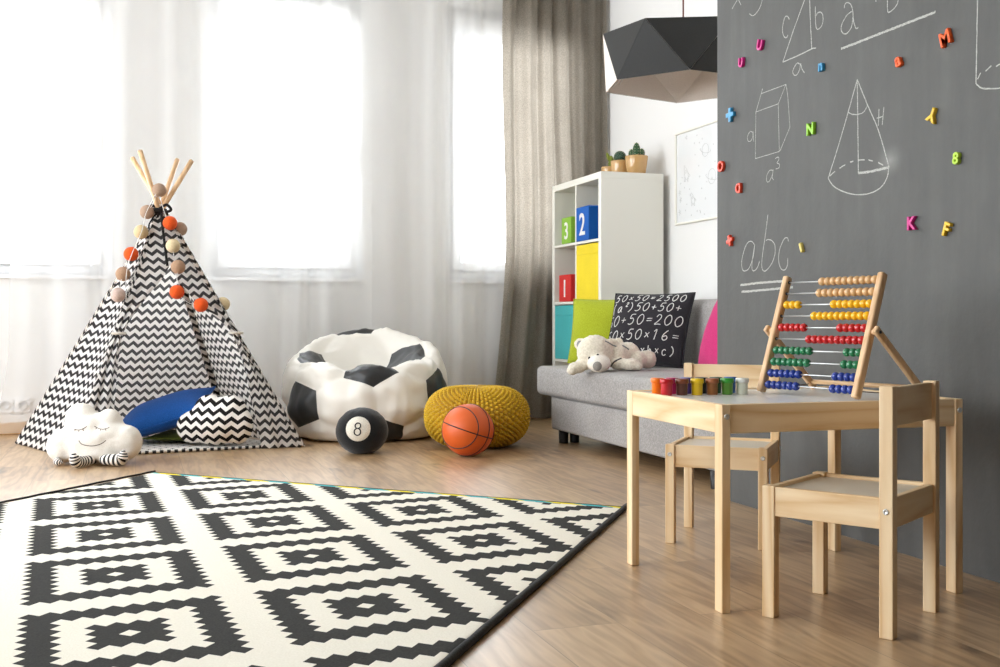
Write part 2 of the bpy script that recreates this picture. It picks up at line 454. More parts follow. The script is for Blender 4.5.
# ------------------------------------------------------------------ curtains
def sheer_mat():
    g = N('white_voile')
    tr = g.n('ShaderNodeBsdfTransparent'); tl = g.n('ShaderNodeBsdfTranslucent'); df = g.n('ShaderNodeBsdfDiffuse')
    tl.inputs[0].default_value = srgb(248, 248, 247); df.inputs[0].default_value = srgb(246, 246, 245)
    lw = g.n('ShaderNodeLayerWeight'); lw.inputs[0].default_value = 0.35
    m1 = g.n('ShaderNodeMixShader'); m1.inputs[0].default_value = 0.5; g.l(tl.outputs[0], m1.inputs[1]); g.l(df.outputs[0], m1.inputs[2])
    m2 = g.n('ShaderNodeMixShader'); g.l(g.math('MINIMUM', g.math('ADD', g.math('MULTIPLY', lw.outputs['Facing'], 0.55), 0.36), 0.9), m2.inputs[0])
    g.l(tr.outputs[0], m2.inputs[1]); g.l(m1.outputs[0], m2.inputs[2]); g.l(m2.outputs[0], g.o.inputs[0])
    return g.m
M['voile'] = sheer_mat()
M['linen'] = fabric('grey_linen', (156, 148, 136), (128, 120, 109), 190, 0.35, 0.9, transl=0.42)

def curtain(name, x0, x1, yc, amp, lam, z0, z1, nx, nz, seed, mat, flare=None, yfn=None, bottom_wave=0.0):
    bm = BM()
    def fn(u, v):
        z = z0 + (z1 - z0) * v; x = x0 + (x1 - x0) * u
        ph = 2 * PI * x / lam + 1.6 * noise.noise((x * 2.1 + seed, z * 0.14, seed)) * 2.2
        a = amp * (0.80 + 0.6 * noise.noise((x * 3.3, z * 0.2, seed + 5.0)))
        y = yc + (yfn(x) if yfn else 0) + a * math.sin(ph) + 0.25 * a * math.sin(2.3 * ph + 1.0 + z * 0.5)
        xx = x + 0.25 * a * math.cos(ph) + 0.02 * noise.noise((x * 4, z * 0.8, seed + 9))
        if flare: xx += flare(u, z)
        return (xx, y, z + (bottom_wave * (1 - v) ** 6 * math.sin(ph * 0.7) if bottom_wave else 0))
    grid(bm, nx, nz, fn)
    return obj(name, bm, mat, smooth=True)

def fl1(u, z): return -0.10 * max(0.0, 1 - u * 3.5) * max(0.0, 1 - z / 0.55) ** 2
t = curtain('sheer_curtain', -0.645, 0.42, 6.50, 0.022, 0.27, 0.012, 2.72, 200, 26, 1.0, M['voile'], fl1)
tag(t, 'white voile curtain hanging behind the teepee', 'curtain', 'white voile curtains')
t = curtain('sheer_curtain', 0.36, 1.36, 6.485, 0.020, 0.31, 0.012, 2.72, 190, 26, 4.0, M['voile'])
tag(t, 'white voile curtain hanging over the middle window, between teepee and bean bag', 'curtain', 'white voile curtains')
t = curtain('sheer_curtain', 1.30, 2.24, 6.505, 0.021, 0.25, 0.012, 2.72, 180, 26, 7.0, M['voile'])
tag(t, 'white voile curtain hanging beside the grey curtain, above the bean bag', 'curtain', 'white voile curtains')
def gy(x): return -0.075 * (1 / (1 + math.exp((x - 2.40) * 26)))
def gfl(u, z): return (1 - u) ** 2 * (-0.10 * max(0.0, 1 - z / 1.1) ** 1.5) + 0.012 * math.sin(z * 2)
t = curtain('linen_curtain', 2.175, 2.912, 6.478, 0.030, 0.118, 0.012, 2.72, 260, 40, 12.0, M['linen'], gfl, gy, 0.006)
tag(t, 'grey linen curtain hanging in folds in the corner behind the shelf', 'curtain')

# ------------------------------------------------------------------ teepee
FL, FR_, BL = Vector((-0.274, 5.343, 0)), Vector((0.787, 5.461, 0)), Vector((-0.567, 6.052, 0)); BR = BL + FR_ - FL
TC = (FL + FR_ + BL + BR) / 4; TH = 1.21
tp = thing('teepee_tent', 'black and white chevron play teepee in front of the windows', 'play tent', TC)
def seen(px, py, d): return rf((px - 500) / 1090.0 * d, d, CAM_H + (319.5 - py) / 1090.0 * d)
TIPS = [seen(177.4, 159.7, 5.62), seen(132.4, 158, 5.52), seen(191.7, 160.8, 5.47), seen(140, 150.8, 5.36)]
CORN = [FL, FR_, BL, BR]
for c_, t_ in zip(CORN, TIPS):
    b = BM(); a_ = c_ - TC; e_ = t_ - TC
    pts = [a_.lerp(e_, i / 6) for i in range(7)]
    tube(b, pts, 0.0125, 12)
    tube(b, [pts[-1], pts[-1] + (pts[-1] - pts[-2]).normalized() * 0.004], 0.0125, 12, r2=0.009)
    obj('pole', b, M['beech_z'], tp)
def edge(i, t):
    a_, e_ = CORN[i] - TC, TIPS[i] - TC
    k = TH * t / e_.z
    p = a_ + (e_ - a_) * k
    o = Vector((p.x, p.y, 0)); o = o.normalized() * 0.018 if o.length > 1e-4 else o
    return p + o * (1.0 if t < 0.93 else (1 - t) / 0.07 * 0.7 + 0.3)
M['chevron'] = chevron('chevron_cotton', transl=0.58)
def panel(name, i, j, sag=0.025, us=1.0):
    b = BM(); W = (CORN[j] - CORN[i]).length
    mid = (CORN[i] + CORN[j]) / 2 - TC; nin = Vector((-mid.x, -mid.y, 0)).normalized(); SL = math.hypot(mid.length, TH)
    def fn(s, t):
        p = edge(i, t).lerp(edge(j, t), s)
        return p + nin * (sag * math.sin(PI * s) * math.sin(PI * min(t * 1.1, 1)) + 0.006 * noise.noise((s * 5, t * 7, i * 3.0)) * math.sin(PI * s)) + Vector((0, 0, 0.004))
    def uv(s, t): return ((s - 0.5) * W * (1 - t) * us, t * SL)
    grid(b, 25, 41, fn, uvfn=uv); return obj(name, b, M['chevron'], tp, smooth=True)
for i in range(4):
    b = BM(); n_ = 30
    def slf(u, v, i=i):
        p0, p1 = CORN[i] - TC, TIPS[i] - TC; kk = (0.985 * TH * v + 0.002) / p1.z; p = p0 + (p1 - p0) * kk
        x, y = frame_for(p1 - p0); r = 0.0175 - 0.003 * v
        return p + (x * math.cos(2 * PI * u) + y * math.sin(2 * PI * u)) * r
    grid(b, 12, n_, slf, uvfn=lambda u, v: (u * 0.11, v * 1.3), close_u=True); obj('pole_sleeve', b, M['chevron'], tp, smooth=True)
panel('back_panel', 2, 3); panel('side_panel', 0, 2, us=0.62); panel('side_panel', 1, 3, us=0.8)
def interp(tab, t):
    for (t0, a), (t1, c) in zip(tab[:-1], tab[1:]):
        if t <= t1:
            k = (t - t0) / (t1 - t0); return a + (c - a) * k
    return tab[-1][1]
TABL = [(0, .165), (.2, .125), (.40, .075), (.47, .062), (.55, .12), (.63, .24), (.70, .40), (.745, .5), (1, .5)]
TABR = [(0, .205), (.2, .155), (.40, .085), (.47, .066), (.53, .13), (.60, .29), (.68, .41), (.745, .5), (1, .5)]
def flap(i, j, tab):
    b = BM(); W = (CORN[j] - CORN[i]).length
    mid = (CORN[i] + CORN[j]) / 2 - TC; nout = Vector((mid.x, mid.y, 0)).normalized(); SL = math.hypot(mid.length, TH)
    full = lambda t: W * (1 - t) * 0.5
    def fn(s, t):
        se = interp(tab, t); p = edge(i, t).lerp(edge(j, t), s * se)
        opened = min(1.0, max(0.0, (0.76 - t) / 0.22)); gath = opened * (0.6 + 0.4 * math.exp(-((t - 0.47) / 0.08) ** 2))
        wv = 0.5 - 0.5 * math.cos(2 * PI * (2.0 * s + 0.25 * math.sin(5 * t)))
        return p + nout * (0.012 * s + 0.022 * gath * wv * min(1, s * 4) + 0.010 * opened * noise.noise((s * 4, t * 9, 3.1 + i)) * s) + Vector((0, 0, 0.004))
    sg = -1 if i == 0 else 1
    def uv(s, t):
        wid = max(W * (1 - t) * interp(tab, t), full(t) * 0.42 if t < 0.6 else 0)
        return (sg * (full(t) - s * wid), t * SL)
    grid(b, 31, 61, fn, uvfn=uv); o = obj('door_flap', b, M['chevron'], tp, smooth=True)
    # tie band holding the flap open
    b = BM(); t_ = 0.47; a_ = edge(i, t_) - (edge(j, t_) - edge(i, t_)) * 0.012; e_ = edge(i, t_).lerp(edge(j, t_), interp(tab, t_) + 0.01)
    pts = [a_ + nout * 0.002, a_ + nout * 0.026, a_.lerp(e_, 0.5) + nout * 0.036, e_ + nout * 0.030, e_ - nout * 0.004]
    tube(b, smooth_path(pts, 4), 0.0065, 8); obj('tie_band', b, fabric('cream_tie', (226, 218, 206)), tp, smooth=True)
flap(0, 1, TABL); flap(1, 0, TABR)
M['black_ribbon'] = fabric('black_ribbon', (38, 36, 36), scale=200)
apx = Vector((0, 0, TH)); nf = -F
b = BM(); pts = [edge(0, t).lerp(edge(1, t), 0.5) + nf * 0.026 for t in [0.985 - 0.24 * k / 12 for k in range(13)]]
tube(b, pts, 0.0065, 8); obj('centre_ribbon', b, M['black_ribbon'], tp, smooth=True)
b = BM(); k0 = edge(0, .985).lerp(edge(1, .985), .40) + nf * 0.035
tube(b, smooth_path([k0, k0 + R * -.05 + U * .015, k0 + R * -.062 - U * .03, k0 + R * -.035 - U * .02, k0], 5), 0.007, 8)
tube(b, smooth_path([k0, k0 + R * .03 + U * .02, k0 + R * .055 - U * .005, k0 + R * .03 - U * .015, k0], 5), 0.007, 8)
tube(b, smooth_path([k0, k0 + R * -.03 - U * .04, k0 + R * -.055 - U * .085, k0 + R * -.05 - U * .11], 5), 0.0065, 8)
tube(b, smooth_path([k0, k0 + R * -.012 - U * .04, k0 + R * -.03 - U * .09], 5), 0.0065, 8)
ring = [Vector((0.034 * math.cos(a), 0.034 * math.sin(a), TH - 0.025)) for a in [2 * PI * i / 20 for i in range(21)]]
tube(b, ring, 0.010, 8, cap=False); obj('ribbon_bow', b, M['black_ribbon'], tp, smooth=True)

def mat_material():
    g = N('white_play_mat_cotton'); g.set(Roughness=0.9)
    sp = g.n('ShaderNodeSeparateXYZ'); g.l(g.coord('Object'), sp.inputs[0])
    P_ = 0.055
    rx = g.math('ADD', sp.outputs[0], 5.0); ry = g.math('ADD', sp.outputs[1], 5.0)
    row = g.math('FLOOR', g.math('DIVIDE', ry, P_)); sh = g.math('MULTIPLY', g.math('MODULO', row, 2.0), P_ / 2)
    fx = g.math('ABSOLUTE', g.math('SUBTRACT', g.math('MODULO', g.math('ADD', rx, sh), P_), P_ / 2))
    fy = g.math('ABSOLUTE', g.math('SUBTRACT', g.math('MODULO', ry, P_), P_ / 2))
    a = g.math('MULTIPLY', g.math('LESS_THAN', fx, 0.0032), g.math('LESS_THAN', fy, 0.011))
    c = g.math('MULTIPLY', g.math('LESS_THAN', fy, 0.0032), g.math('LESS_THAN', fx, 0.011))
    g.l(g.mix(g.math('MAXIMUM', a, c), srgb(236, 233, 228), srgb(40, 38, 38)), g.b.inputs['Base Color'])
    g.bump(g.noise(g.coord(), 120, 2), 0.2, 0.002); return g.m
def binding_mat():
    g = N('striped_binding'); g.set(Roughness=0.9)
    sp = g.n('ShaderNodeSeparateXYZ'); g.l(g.coord('Object'), sp.inputs[0])
    f = g.math('LESS_THAN', g.math('FRACT', g.math('MULTIPLY', g.math('ADD', sp.outputs[0], 3.0), 30.0)), 0.5)
    g.l(g.mix(f, srgb(232, 228, 220), srgb(36, 34, 34)), g.b.inputs['Base Color']); g.bump(g.noise(g.coord(), 200, 2), 0.2, 0.002)
    return g.m
pm = thing('play_mat', 'thin white play mat with black crosses on the teepee floor', 'play mat', TC)
cs = [(p - TC) * 0.93 for p in (FL, FR_, BR, BL)]
b = BM()
def matf(s, t):
    p = cs[0].lerp(cs[1], s).lerp(cs[3].lerp(cs[2], s), t)
    e = min(s, 1 - s, t, 1 - t); return p + U * (0.006 + 0.010 * min(1, e * 14) ** 0.5 + 0.002 * noise.noise((s * 6, t * 6, 0)))
grid(b, 41, 41, matf)
ring_ = [v for v in b.verts if len(v.link_faces) < 4 and any(e.is_boundary for e in v.link_edges)]
ex = bmesh.ops.extrude_edge_only(b, edges=[e for e in b.edges if e.is_boundary])
for v in [q for q in ex['geom'] if isinstance(q, bmesh.types.BMVert)]: v.co.z = 0.001
obj('mat_top', b, mat_material(), pm, smooth=True)
b = BM(); pts = [cs[0].lerp(cs[1], k / 24) + U * 0.0085 for k in range(25)]
tube(b, pts, 0.0075, 8); obj('striped_edge', b, binding_mat(), pm, smooth=True)

# light garland on the tent
GA = tag(bpy.data.objects.new('ball_garland', None), 'string of orange, beige and brown cotton balls draped over the teepee top', 'garland'); COL.objects.link(GA); GA.location = (TC.x, TC.y, 0)
BALLS = [('taupe', (0.113, 5.700, 1.28)), ('taupe', (0.056, 5.735, 1.173)), ('orange', (0.165, 5.691, 1.117)), ('beige', (0.027, 5.688, 1.069)), ('taupe', (0.215, 5.749, 1.093)),
 ('cream', (0.178, 5.656, 1.001)), ('orange', (-0.02, 5.677, 0.958)), ('brown', (-0.057, 5.654, 0.858)), ('brown', (0.201, 5.626, 0.895)), ('pink', (-0.079, 5.591, 0.754)),
 ('orange', (0.194, 5.587, 0.77)), ('orange', (0.308, 5.58, 0.707)), ('cream', (0.421, 5.68, 0.713))]
BC = dict(taupe=(176, 148, 126), orange=(236, 92, 36), beige=(214, 190, 148), brown=(178, 144, 116), pink=(206, 182, 170), cream=(228, 208, 168))
BMT = {k: fabric('cotton_ball_' + k, v, scale=420, bump=0.5) for k, v in BC.items()}
GP = [Vector(p) - GA.location for _, p in BALLS]
for (cn, p), lp in zip(BALLS, GP):
    b = BM(); ball(b, (0, 0, 0), 0.0355, 24, 16)
    for v in b.verts: v.co *= 1 + 0.025 * noise.noise(v.co * 60 + lp * 7)
    o = obj('cotton_ball', b, BMT[cn], GA, smooth=True); o.location = lp
    o['label'] = {'taupe': 'taupe cotton ball', 'orange': 'orange cotton ball', 'beige': 'beige cotton ball', 'brown': 'brown cotton ball', 'pink': 'pale pinkish cotton ball', 'cream': 'cream cotton ball'}[cn]
seqL = [0, 1, 3, 6, 7, 9]; seqR = [0, 2, 4, 5, 8, 10, 11, 12]
b = BM()
for sq in (seqL, seqR):
    pts = []
    for a_, c_ in zip(sq[:-1], sq[1:]):
        p, q = GP[a_], GP[c_]
        for k in range(6): pts.append(p.lerp(q, k / 6) - U * 0.02 * math.sin(PI * k / 6) - F * 0.012)
    pts.append(GP[sq[-1]]); tube(b, pts, 0.0016, 6)
p = GP[1]; tube(b, smooth_path([GP[0] - F * .02, GP[0] + R * -.05 - U * .12 - F * .05, GP[3] - F * .05 + R * .02, GP[6] - F * .045 + R * .02, GP[7] - F * .04 + R * .03, GP[9] - F * .03 + R * .05 - U * .02], 5), 0.0016, 6)
obj('cord', b, plain('white_cord', (236, 234, 230), 0.5, bump=(200, .05, .001)), GA, smooth=True)

# ------------------------------------------------------------------ cushions
def pillow_mesh(w, h, t, seed=0, n=34, wr=0.006, pinch=0.05):
    bm = BM(); rings = {}
    for sgn in (1, -1):
        def fn(a, c, sgn=sgn):
            u, v = a * 2 - 1, c * 2 - 1
            x = u * w / 2 * (1 - pinch * (1 - v * v) * abs(u) ** 3); y = v * h / 2 * (1 - pinch * (1 - u * u) * abs(v) ** 3)
            k = max(0.0, (1 - u ** 4) * (1 - v ** 4)) ** 0.62 * (0.55 + 0.45 * (1 - u * u) * (1 - v * v))
            z = sgn * t / 2 * k
            e = (1 - abs(u) ** 6) * (1 - abs(v) ** 6)
            z += e * wr * (noise.noise((x * 7 + seed, y * 7, sgn * 3.0)) + 0.7 * abs(noise.noise((x * 13, y * 13 + seed, 5.0))) * (abs(u) ** 2 + abs(v) ** 2))
            return (x, y, z)
        grid(bm, n, n, fn)
    bmesh.ops.remove_doubles(bm, verts=bm.verts, dist=1e-5)
    return bm
def piping(w, h, r, pinch=0.05):
    bm = BM(); pts = []
    def P_(u, v): return Vector((u * w / 2 * (1 - pinch * (1 - v * v) * abs(u) ** 3), v * h / 2 * (1 - pinch * (1 - u * u) * abs(v) ** 3), 0))
    n = 20
    for k in range(n): pts.append(P_(-1 + 2 * k / n, -1))
    for k in range(n): pts.append(P_(1, -1 + 2 * k / n))
    for k in range(n): pts.append(P_(1 - 2 * k / n, 1))
    for k in range(n + 1): pts.append(P_(-1, 1 - 2 * k / n))
    tube(bm, pts, r, 6, cap=False); return bm

def cushion(name, label, w, h, t, mat, origin, x, y, group, seed, pipe=True):
    o = obj(name, pillow_mesh(w, h, t, seed), mat, smooth=True); tag(o, label, 'cushion', group)
    place(o, origin, x, y)
    if pipe: obj('seam_piping', piping(w, h, 0.004), mat, o, smooth=True)
    return o
# blue cushion tilted up inside the tent
d_ = 5.53
cushion('cushion', 'plain royal blue cushion tilted inside the teepee', 0.49, 0.38, 0.15, fabric('blue_cotton', (36, 100, 186), (26, 80, 156), 220),
        rf((163 - 500) / 1090 * d_, d_, 0.158), R * 0.95 + U * 0.31, F * 0.93 + U * 0.27, 'cushions in the teepee', 1.0)
cushion('cushion', 'olive green cushion lying flat under the blue cushion in the teepee', 0.28, 0.34, 0.05, fabric('olive_cotton', (96, 104, 34), (80, 88, 26), 220),
        rf((181 - 500) / 1090 * 5.56, 5.56, 0.044), R, F, 'cushions in the teepee', 2.0)

def lumps(name, blobs, vox, smooth_it, mats, parent=None, pre=None):
    bm = BM()
    for c_, s_, *rot in blobs:
        ball(bm, c_, 1.0, 20, 12, scale=s_, rot=rot[0] if rot else None)
    o = obj(name, bm, mats, parent)
    md = o.modifiers.new('r', 'REMESH'); md.mode = 'VOXEL'; md.voxel_size = vox; md.use_smooth_shade = True
    ms = o.modifiers.new('s', 'SMOOTH'); ms.factor = 0.5; ms.iterations = smooth_it
    bpy.context.view_layer.update(); baked(o)
    for p in o.data.polygons: p.use_smooth = True
    return o

# white cloud cushion with a sleeping face, in front of the tent (local x right, y away, z up)
cl = thing('cloud_cushion', 'white cloud cushion with sleeping face and striped legs in front of the teepee', 'cushion', rf((94 - 500) / 1090 * 4.80, 4.80, 0), -YAW)
k = 4.8 / 1090 / 5
def cp(cx, cy): return ((cx - 372) * k, (418 - cy) * k)
bl = []
for cx, cy, rx, rz, ry in ((376, 325, 178, 104, 84), (226, 335, 92, 88, 70), (298, 202, 84, 84, 62), (438, 218, 68, 72, 60), (534, 316, 80, 90, 70), (370, 365, 165, 56, 80), (355, 262, 125, 90, 76), (440, 285, 120, 80, 78), (300, 285, 100, 80, 76)):
    x, z = cp(cx, cy); bl.append(((x, 0.0 + (cy - 320) * -k * 0.25, z + 0.004), (rx * k, ry * k, rz * k)))
M['white_cotton'] = fabric('white_cotton', (238, 234, 226), (226, 220, 210), 260, 0.25)
body = lumps('cloud_body', bl, 0.008, 26, M['white_cotton'], cl)
for v in body.data.vertices:
    v.co.z = max(v.co.z, 0.003)
    n_ = noise.noise(v.co * 16); w_ = abs(noise.noise(Vector((v.co.x * 22, v.co.z * 30, 4)))); v.co.y += 0.006 * n_ + 0.006 * w_
tree = bvh_of(body); b = BM()
def face(pts): drape(b, tree, smooth_path([Vector((cp(x, y)[0], 0, cp(x, y)[1])) for x, y in pts], 5), 0.0016, Vector((0, 1, 0)), 0.6)
face([(325, 294), (345, 312), (390, 320), (430, 312), (456, 294)])
face([(292, 240), (312, 244), (338, 238), (356, 226)]); face([(392, 226), (412, 236), (440, 240), (466, 232)])
for a_, c_ in (((300, 242), (296, 250)), ((318, 243), (318, 252)), ((336, 239), (341, 248)), ((405, 233), (400, 241)), ((425, 239), (424, 248)), ((448, 238), (453, 246))): face([a_, ((a_[0] + c_[0]) / 2, (a_[1] + c_[1]) / 2), c_])
obj('stitched_face', b, M['brown_thread'], cl, smooth=True)
def stripes(name, axis, freq, duty=0.5):
    g = N(name); g.set(Roughness=0.9)
    uvn = g.n('ShaderNodeUVMap'); uvn.uv_map = 'UVMap'; sp = g.n('ShaderNodeSeparateXYZ'); g.l(uvn.outputs[0], sp.inputs[0])
    f = g.math('LESS_THAN', g.math('FRACT', g.math('MULTIPLY', sp.outputs[axis], freq)), duty)
    g.l(g.mix(f, srgb(238, 232, 224), srgb(34, 32, 34)), g.b.inputs['Base Color']); g.bump(g.noise(g.coord(), 260, 2), 0.2, 0.002); return g.m
M['striped'] = stripes('striped_jersey', 1, 11.0)
def sock(pts, rads):
    bm = BM(); P_ = smooth_path(pts, 6); n = len(P_); uvl = uv_layer(bm)
    def fn(u, v):
        i = min(int(v * (n - 1) + 1e-6), n - 1); p = P_[i]
        dd = (P_[min(i + 1, n - 1)] - P_[max(i - 1, 0)]); x, y = frame_for(dd)
        kk = v * (len(rads) - 1); a = int(min(kk, len(rads) - 2)); r = rads[a] + (rads[a + 1] - rads[a]) * (kk - a)
        return p + (x * math.cos(2 * PI * u) + y * math.sin(2 * PI * u)) * r
    grid(bm, 18, n, fn, uvfn=lambda u, v: (u, v), close_u=True); return bm
obj('leg', sock([(0.05, -0.02, 0.026), (0.075, -0.075, 0.027), (0.115, -0.095, 0.030), (0.155, -0.102, 0.032), (0.163, -0.103, 0.054), (0.165, -0.104, 0.074)], [.018, .022, .025, .026, .020, .002]), M['striped'], cl, smooth=True)
obj('leg', sock([(0.02, -0.02, 0.024), (0.006, -0.09, 0.025), (-0.006, -0.130, 0.026), (-0.016, -0.160, 0.030), (-0.020, -0.170, 0.048), (-0.022, -0.173, 0.070)], [.018, .022, .024, .025, .022, .002]), M['striped'], cl, smooth=True)
obj('arm', sock([(-0.12, -0.02, 0.030), (-0.14, -0.05, 0.022), (-0.125, -0.085, 0.018), (-0.10, -0.09, 0.016)], [.014, .016, .015, .003]), M['striped'], cl, smooth=True)

# chevron cloud cushion standing at the right of the opening
k2 = 5.30 / 1090 / 3.707
def cq(cx, cy): return ((cx - 170) * k2, (604 - cy) * k2)
bl = []
for cx, cy, rx, rz, ry in ((185, 520, 118, 84, 92), (98, 535, 62, 62, 62), (160, 470, 62, 58, 62), (235, 475, 60, 60, 64), (262, 530, 62, 70, 62)):
    x, z = cq(cx, cy); bl.append(((x, 0.22 * z, z), (rx * k2, ry * k2 * 0.9, rz * k2)))
M['chev_obj'] = chevron('chevron_jersey', 0.043, 0.056, 0.022, 0.48, use_uv=False)
cc = lumps('cloud_cushion', bl, 0.009, 10, M['chev_obj'])
for v in cc.data.vertices: v.co.z = max(v.co.z, 0.002)
cc.location = rf((170 + 153 / 3.707 - 500) / 1090 * 5.33, 5.33, 0.017); cc.rotation_euler = (0, 0, -YAW)
tag(cc, 'black and white chevron cloud cushion beside the blue cushion in the teepee', 'cushion', 'cushions in the teepee')

# ------------------------------------------------------------------ football bean bag
def ico():
    p = (1 + 5 ** 0.5) / 2; V = []
    for a in (-1, 1):
        for c_ in (-p, p): V += [Vector((0, a, c_)), Vector((a, c_, 0)), Vector((c_, 0, a))]
    V = [v.normalized() for v in V]
    E = [(i, j) for i in range(12) for j in range(i + 1, 12) if (V[i] - V[j]).length < 1.2]
    T = [(i, j, k_) for i, j in E for k_ in range(j + 1, 12) if (min(j, k_), max(j, k_)) in E and (i, k_) in E]
    return V, E, T
def bean_bag():
    V, E, T = ico()
    up = (V[T[0][0]] + V[T[0][1]] + V[T[0][2]]).normalized(); q = up.rotation_difference(Vector((0, 0, 1)))
    V = [q @ v for v in V]
    tops = sorted(range(12), key=lambda i: -V[i].z)[:3]
    az = math.atan2(V[tops[0]].y, V[tops[0]].x); rz = Matrix.Rotation(math.radians(284) - az, 3, 'Z'); V = [Matrix.Rotation(math.radians(20), 3, 'X') @ (rz @ v) for v in V]
    nb = {i: [j for j in range(12) if (min(i, j), max(i, j)) in E] for i in range(12)}
    def cut(i, j): return (V[i] * 2 + V[j]) / 3
    panels = []
    for i in range(12):
        x, y = frame_for(V[i]); ns = sorted(nb[i], key=lambda j: math.atan2(V[j].dot(y), V[j].dot(x)))
        panels.append((1, [cut(i, j) for j in ns]))
    for i, j, k_ in T: panels.append((0, [cut(i, j), cut(j, i), cut(j, k_), cut(k_, j), cut(k_, i), cut(i, k_)]))
    bm = BM(); n = 9
    def shape(d, w):
        d = d.normalized(); th = math.acos(max(-1, min(1, d.z))); ph = math.atan2(d.y, d.x)
        rim = 0.460 + 0.095 * math.sin(ph) - 0.015 * math.cos(2 * ph) + 0.02 * noise.noise(Vector((math.cos(ph) * 1.7, math.sin(ph) * 1.7, 2)))
        tr = math.radians(50)
        if th < tr:
            k_ = th / tr; k_ = k_ * k_ * (3 - 2 * k_)
            z = 0.285 + (rim - 0.285) * k_ ** 0.9; rho = math.sin(th) ** 0.82
        elif th < PI / 2:
            k_ = (PI / 2 - th) / (PI / 2 - tr); z = 0.20 + (rim - 0.20) * math.sin(k_ * PI / 2); rho = math.sin(th) ** 0.82
        else:
            z = 0.20 + 0.34 * math.cos(th); rho = math.sin(th) ** 0.62
        if z < 0.03: z = 0.03 * math.exp((z - 0.03) / 0.05)
        rx, ry = 0.438, 0.425
        p = Vector((rho * rx * math.cos(ph), rho * ry * math.sin(ph), z))
        puff = 0.022 * (1 - (1 - w) ** 2.2) - 0.008
        out = Vector((math.cos(ph) * math.sin(th), math.sin(ph) * math.sin(th), math.cos(th)))
        if th < tr: out = Vector((0, 0, 1))
        p += out * puff * (1 if z > 0.05 else 0.3)
        wr = 0.016 * noise.noise(d * 4.2 + Vector((3, 1, 7))) + 0.016 * abs(noise.noise(Vector((d.x * 8, d.y * 9, d.z * 2.5)))) * (1 if th < 1.2 else 0.5)
        p += out * wr * (1 if z > 0.05 else 0.2)
        p.z = max(p.z, 0.0015); return p
    for mi, c_ in panels:
        ctr = Vector((0, 0, 0))
        for v in c_: ctr += v
        ctr /= len(c_)
        for a, e in zip(c_, c_[1:] + c_[:1]):
            rows = []
            for r in range(n + 1):
                row = []
                for s in range(r + 1):
                    wa = 1 - r / n; fr_ = (s / r) if r else 0
                    p = ctr * wa + (a.lerp(e, fr_)) * (1 - wa)
                    row.append(bm.verts.new(shape(p, wa)))
                rows.append(row)
            for r in range(n):
                for s in range(r + 1):
                    f = bm.faces.new((rows[r][s], rows[r + 1][s], rows[r + 1][s + 1])); f.material_index = mi; f.smooth = True
                    if s < r:
                        f = bm.faces.new((rows[r][s], rows[r + 1][s + 1], rows[r][s + 1])); f.material_index = mi; f.smooth = True
    bmesh.ops.remove_doubles(bm, verts=bm.verts, dist=2e-4)
    return bm
white_vinyl = plain('white_vinyl', (233, 229, 220), 0.42, 0.45, bump=(7, 0.12, 0.02)); black_vinyl = plain('black_vinyl', (44, 45, 46), 0.42, 0.45, bump=(9, 0.15, 0.02))
bb = obj('bean_bag', bean_bag(), [white_vinyl, black_vinyl], smooth=True)
bb.location = (1.195, 5.885, 0); bb.rotation_euler = (0, 0, -YAW)
tag(bb, 'white bean bag with black football patches beside the teepee', 'bean bag')

# ------------------------------------------------------------------ eight-ball cushion
eb = thing('ball_cushion', 'round black eight-ball cushion on the floor before the bean bag', 'cushion', rf((362 - 500) / 1090 * 5.17, 5.17, 0), -YAW)
b = BM(); ball(b, (0, 0, 0), 1, 48, 32)
for v in b.verts:
    d = v.co.normalized(); r = Vector((0.124, 0.120, 0.112))
    p = Vector((d.x * r.x, d.y * r.y, d.z * r.z)); lo = -0.104
    if p.z < lo: p.z = lo + (p.z - lo) * 0.15
    p *= 1 + 0.012 * noise.noise(d * 5) * (1.6 if d.z > 0 else .6); v.co = p + Vector((0, 0, 0.1058))
ebm = obj('ball_body', b, fabric('black_plush', (24, 26, 28), (16, 17, 19), 320, 0.4, sheen=0.25), eb, smooth=True)
tree = bvh_of(ebm); ax = Vector((-0.045, -1, 0.20)).normalized(); ex_ = Vector((1, 0, 0)); ex_ = (ex_ - ax * ex_.dot(ax)).normalized(); ey_ = ex_.cross(-ax) * -1
if ey_.z < 0: ey_ = -ey_
cen = Vector((0, 0, 0.106)); b = BM(); rings = []
for q in range(7):
    r = 0.0575 * q / 6; ring = []
    for i in range(40):
        a = 2 * PI * i / 40; p = cen + ex_ * r * math.cos(a) + ey_ * r * math.sin(a)
        h = tree.ray_cast(p + ax * 0.4, -ax); ring.append((h[0] + h[1] * (0.0022 if q < 6 else 0.0005)))
    rings.append([b.verts.new(p) for p in (ring if q else [ring[0]] * 1)] if q else [b.verts.new(ring[0])] * 40)
ring_faces(b, rings); obj('number_disc', b, fabric('cream_felt', (232, 226, 212), scale=300), eb, smooth=True)
b = BM()
def eight(cy, rx, ry): return [cen + ex_ * (rx * math.cos(2 * PI * i / 20) + (cy) * 0.06) + ey_ * (cy + ry * math.sin(2 * PI * i / 20)) for i in range(21)]
for ring in (eight(0.0125, 0.0125, 0.0125), eight(-0.0150, 0.0150, 0.0155)): drape(b, tree, ring, 0.0032, -ax, 0.4, 0.0025)
obj('number_eight', b, M['black_rubber'], eb, smooth=True)

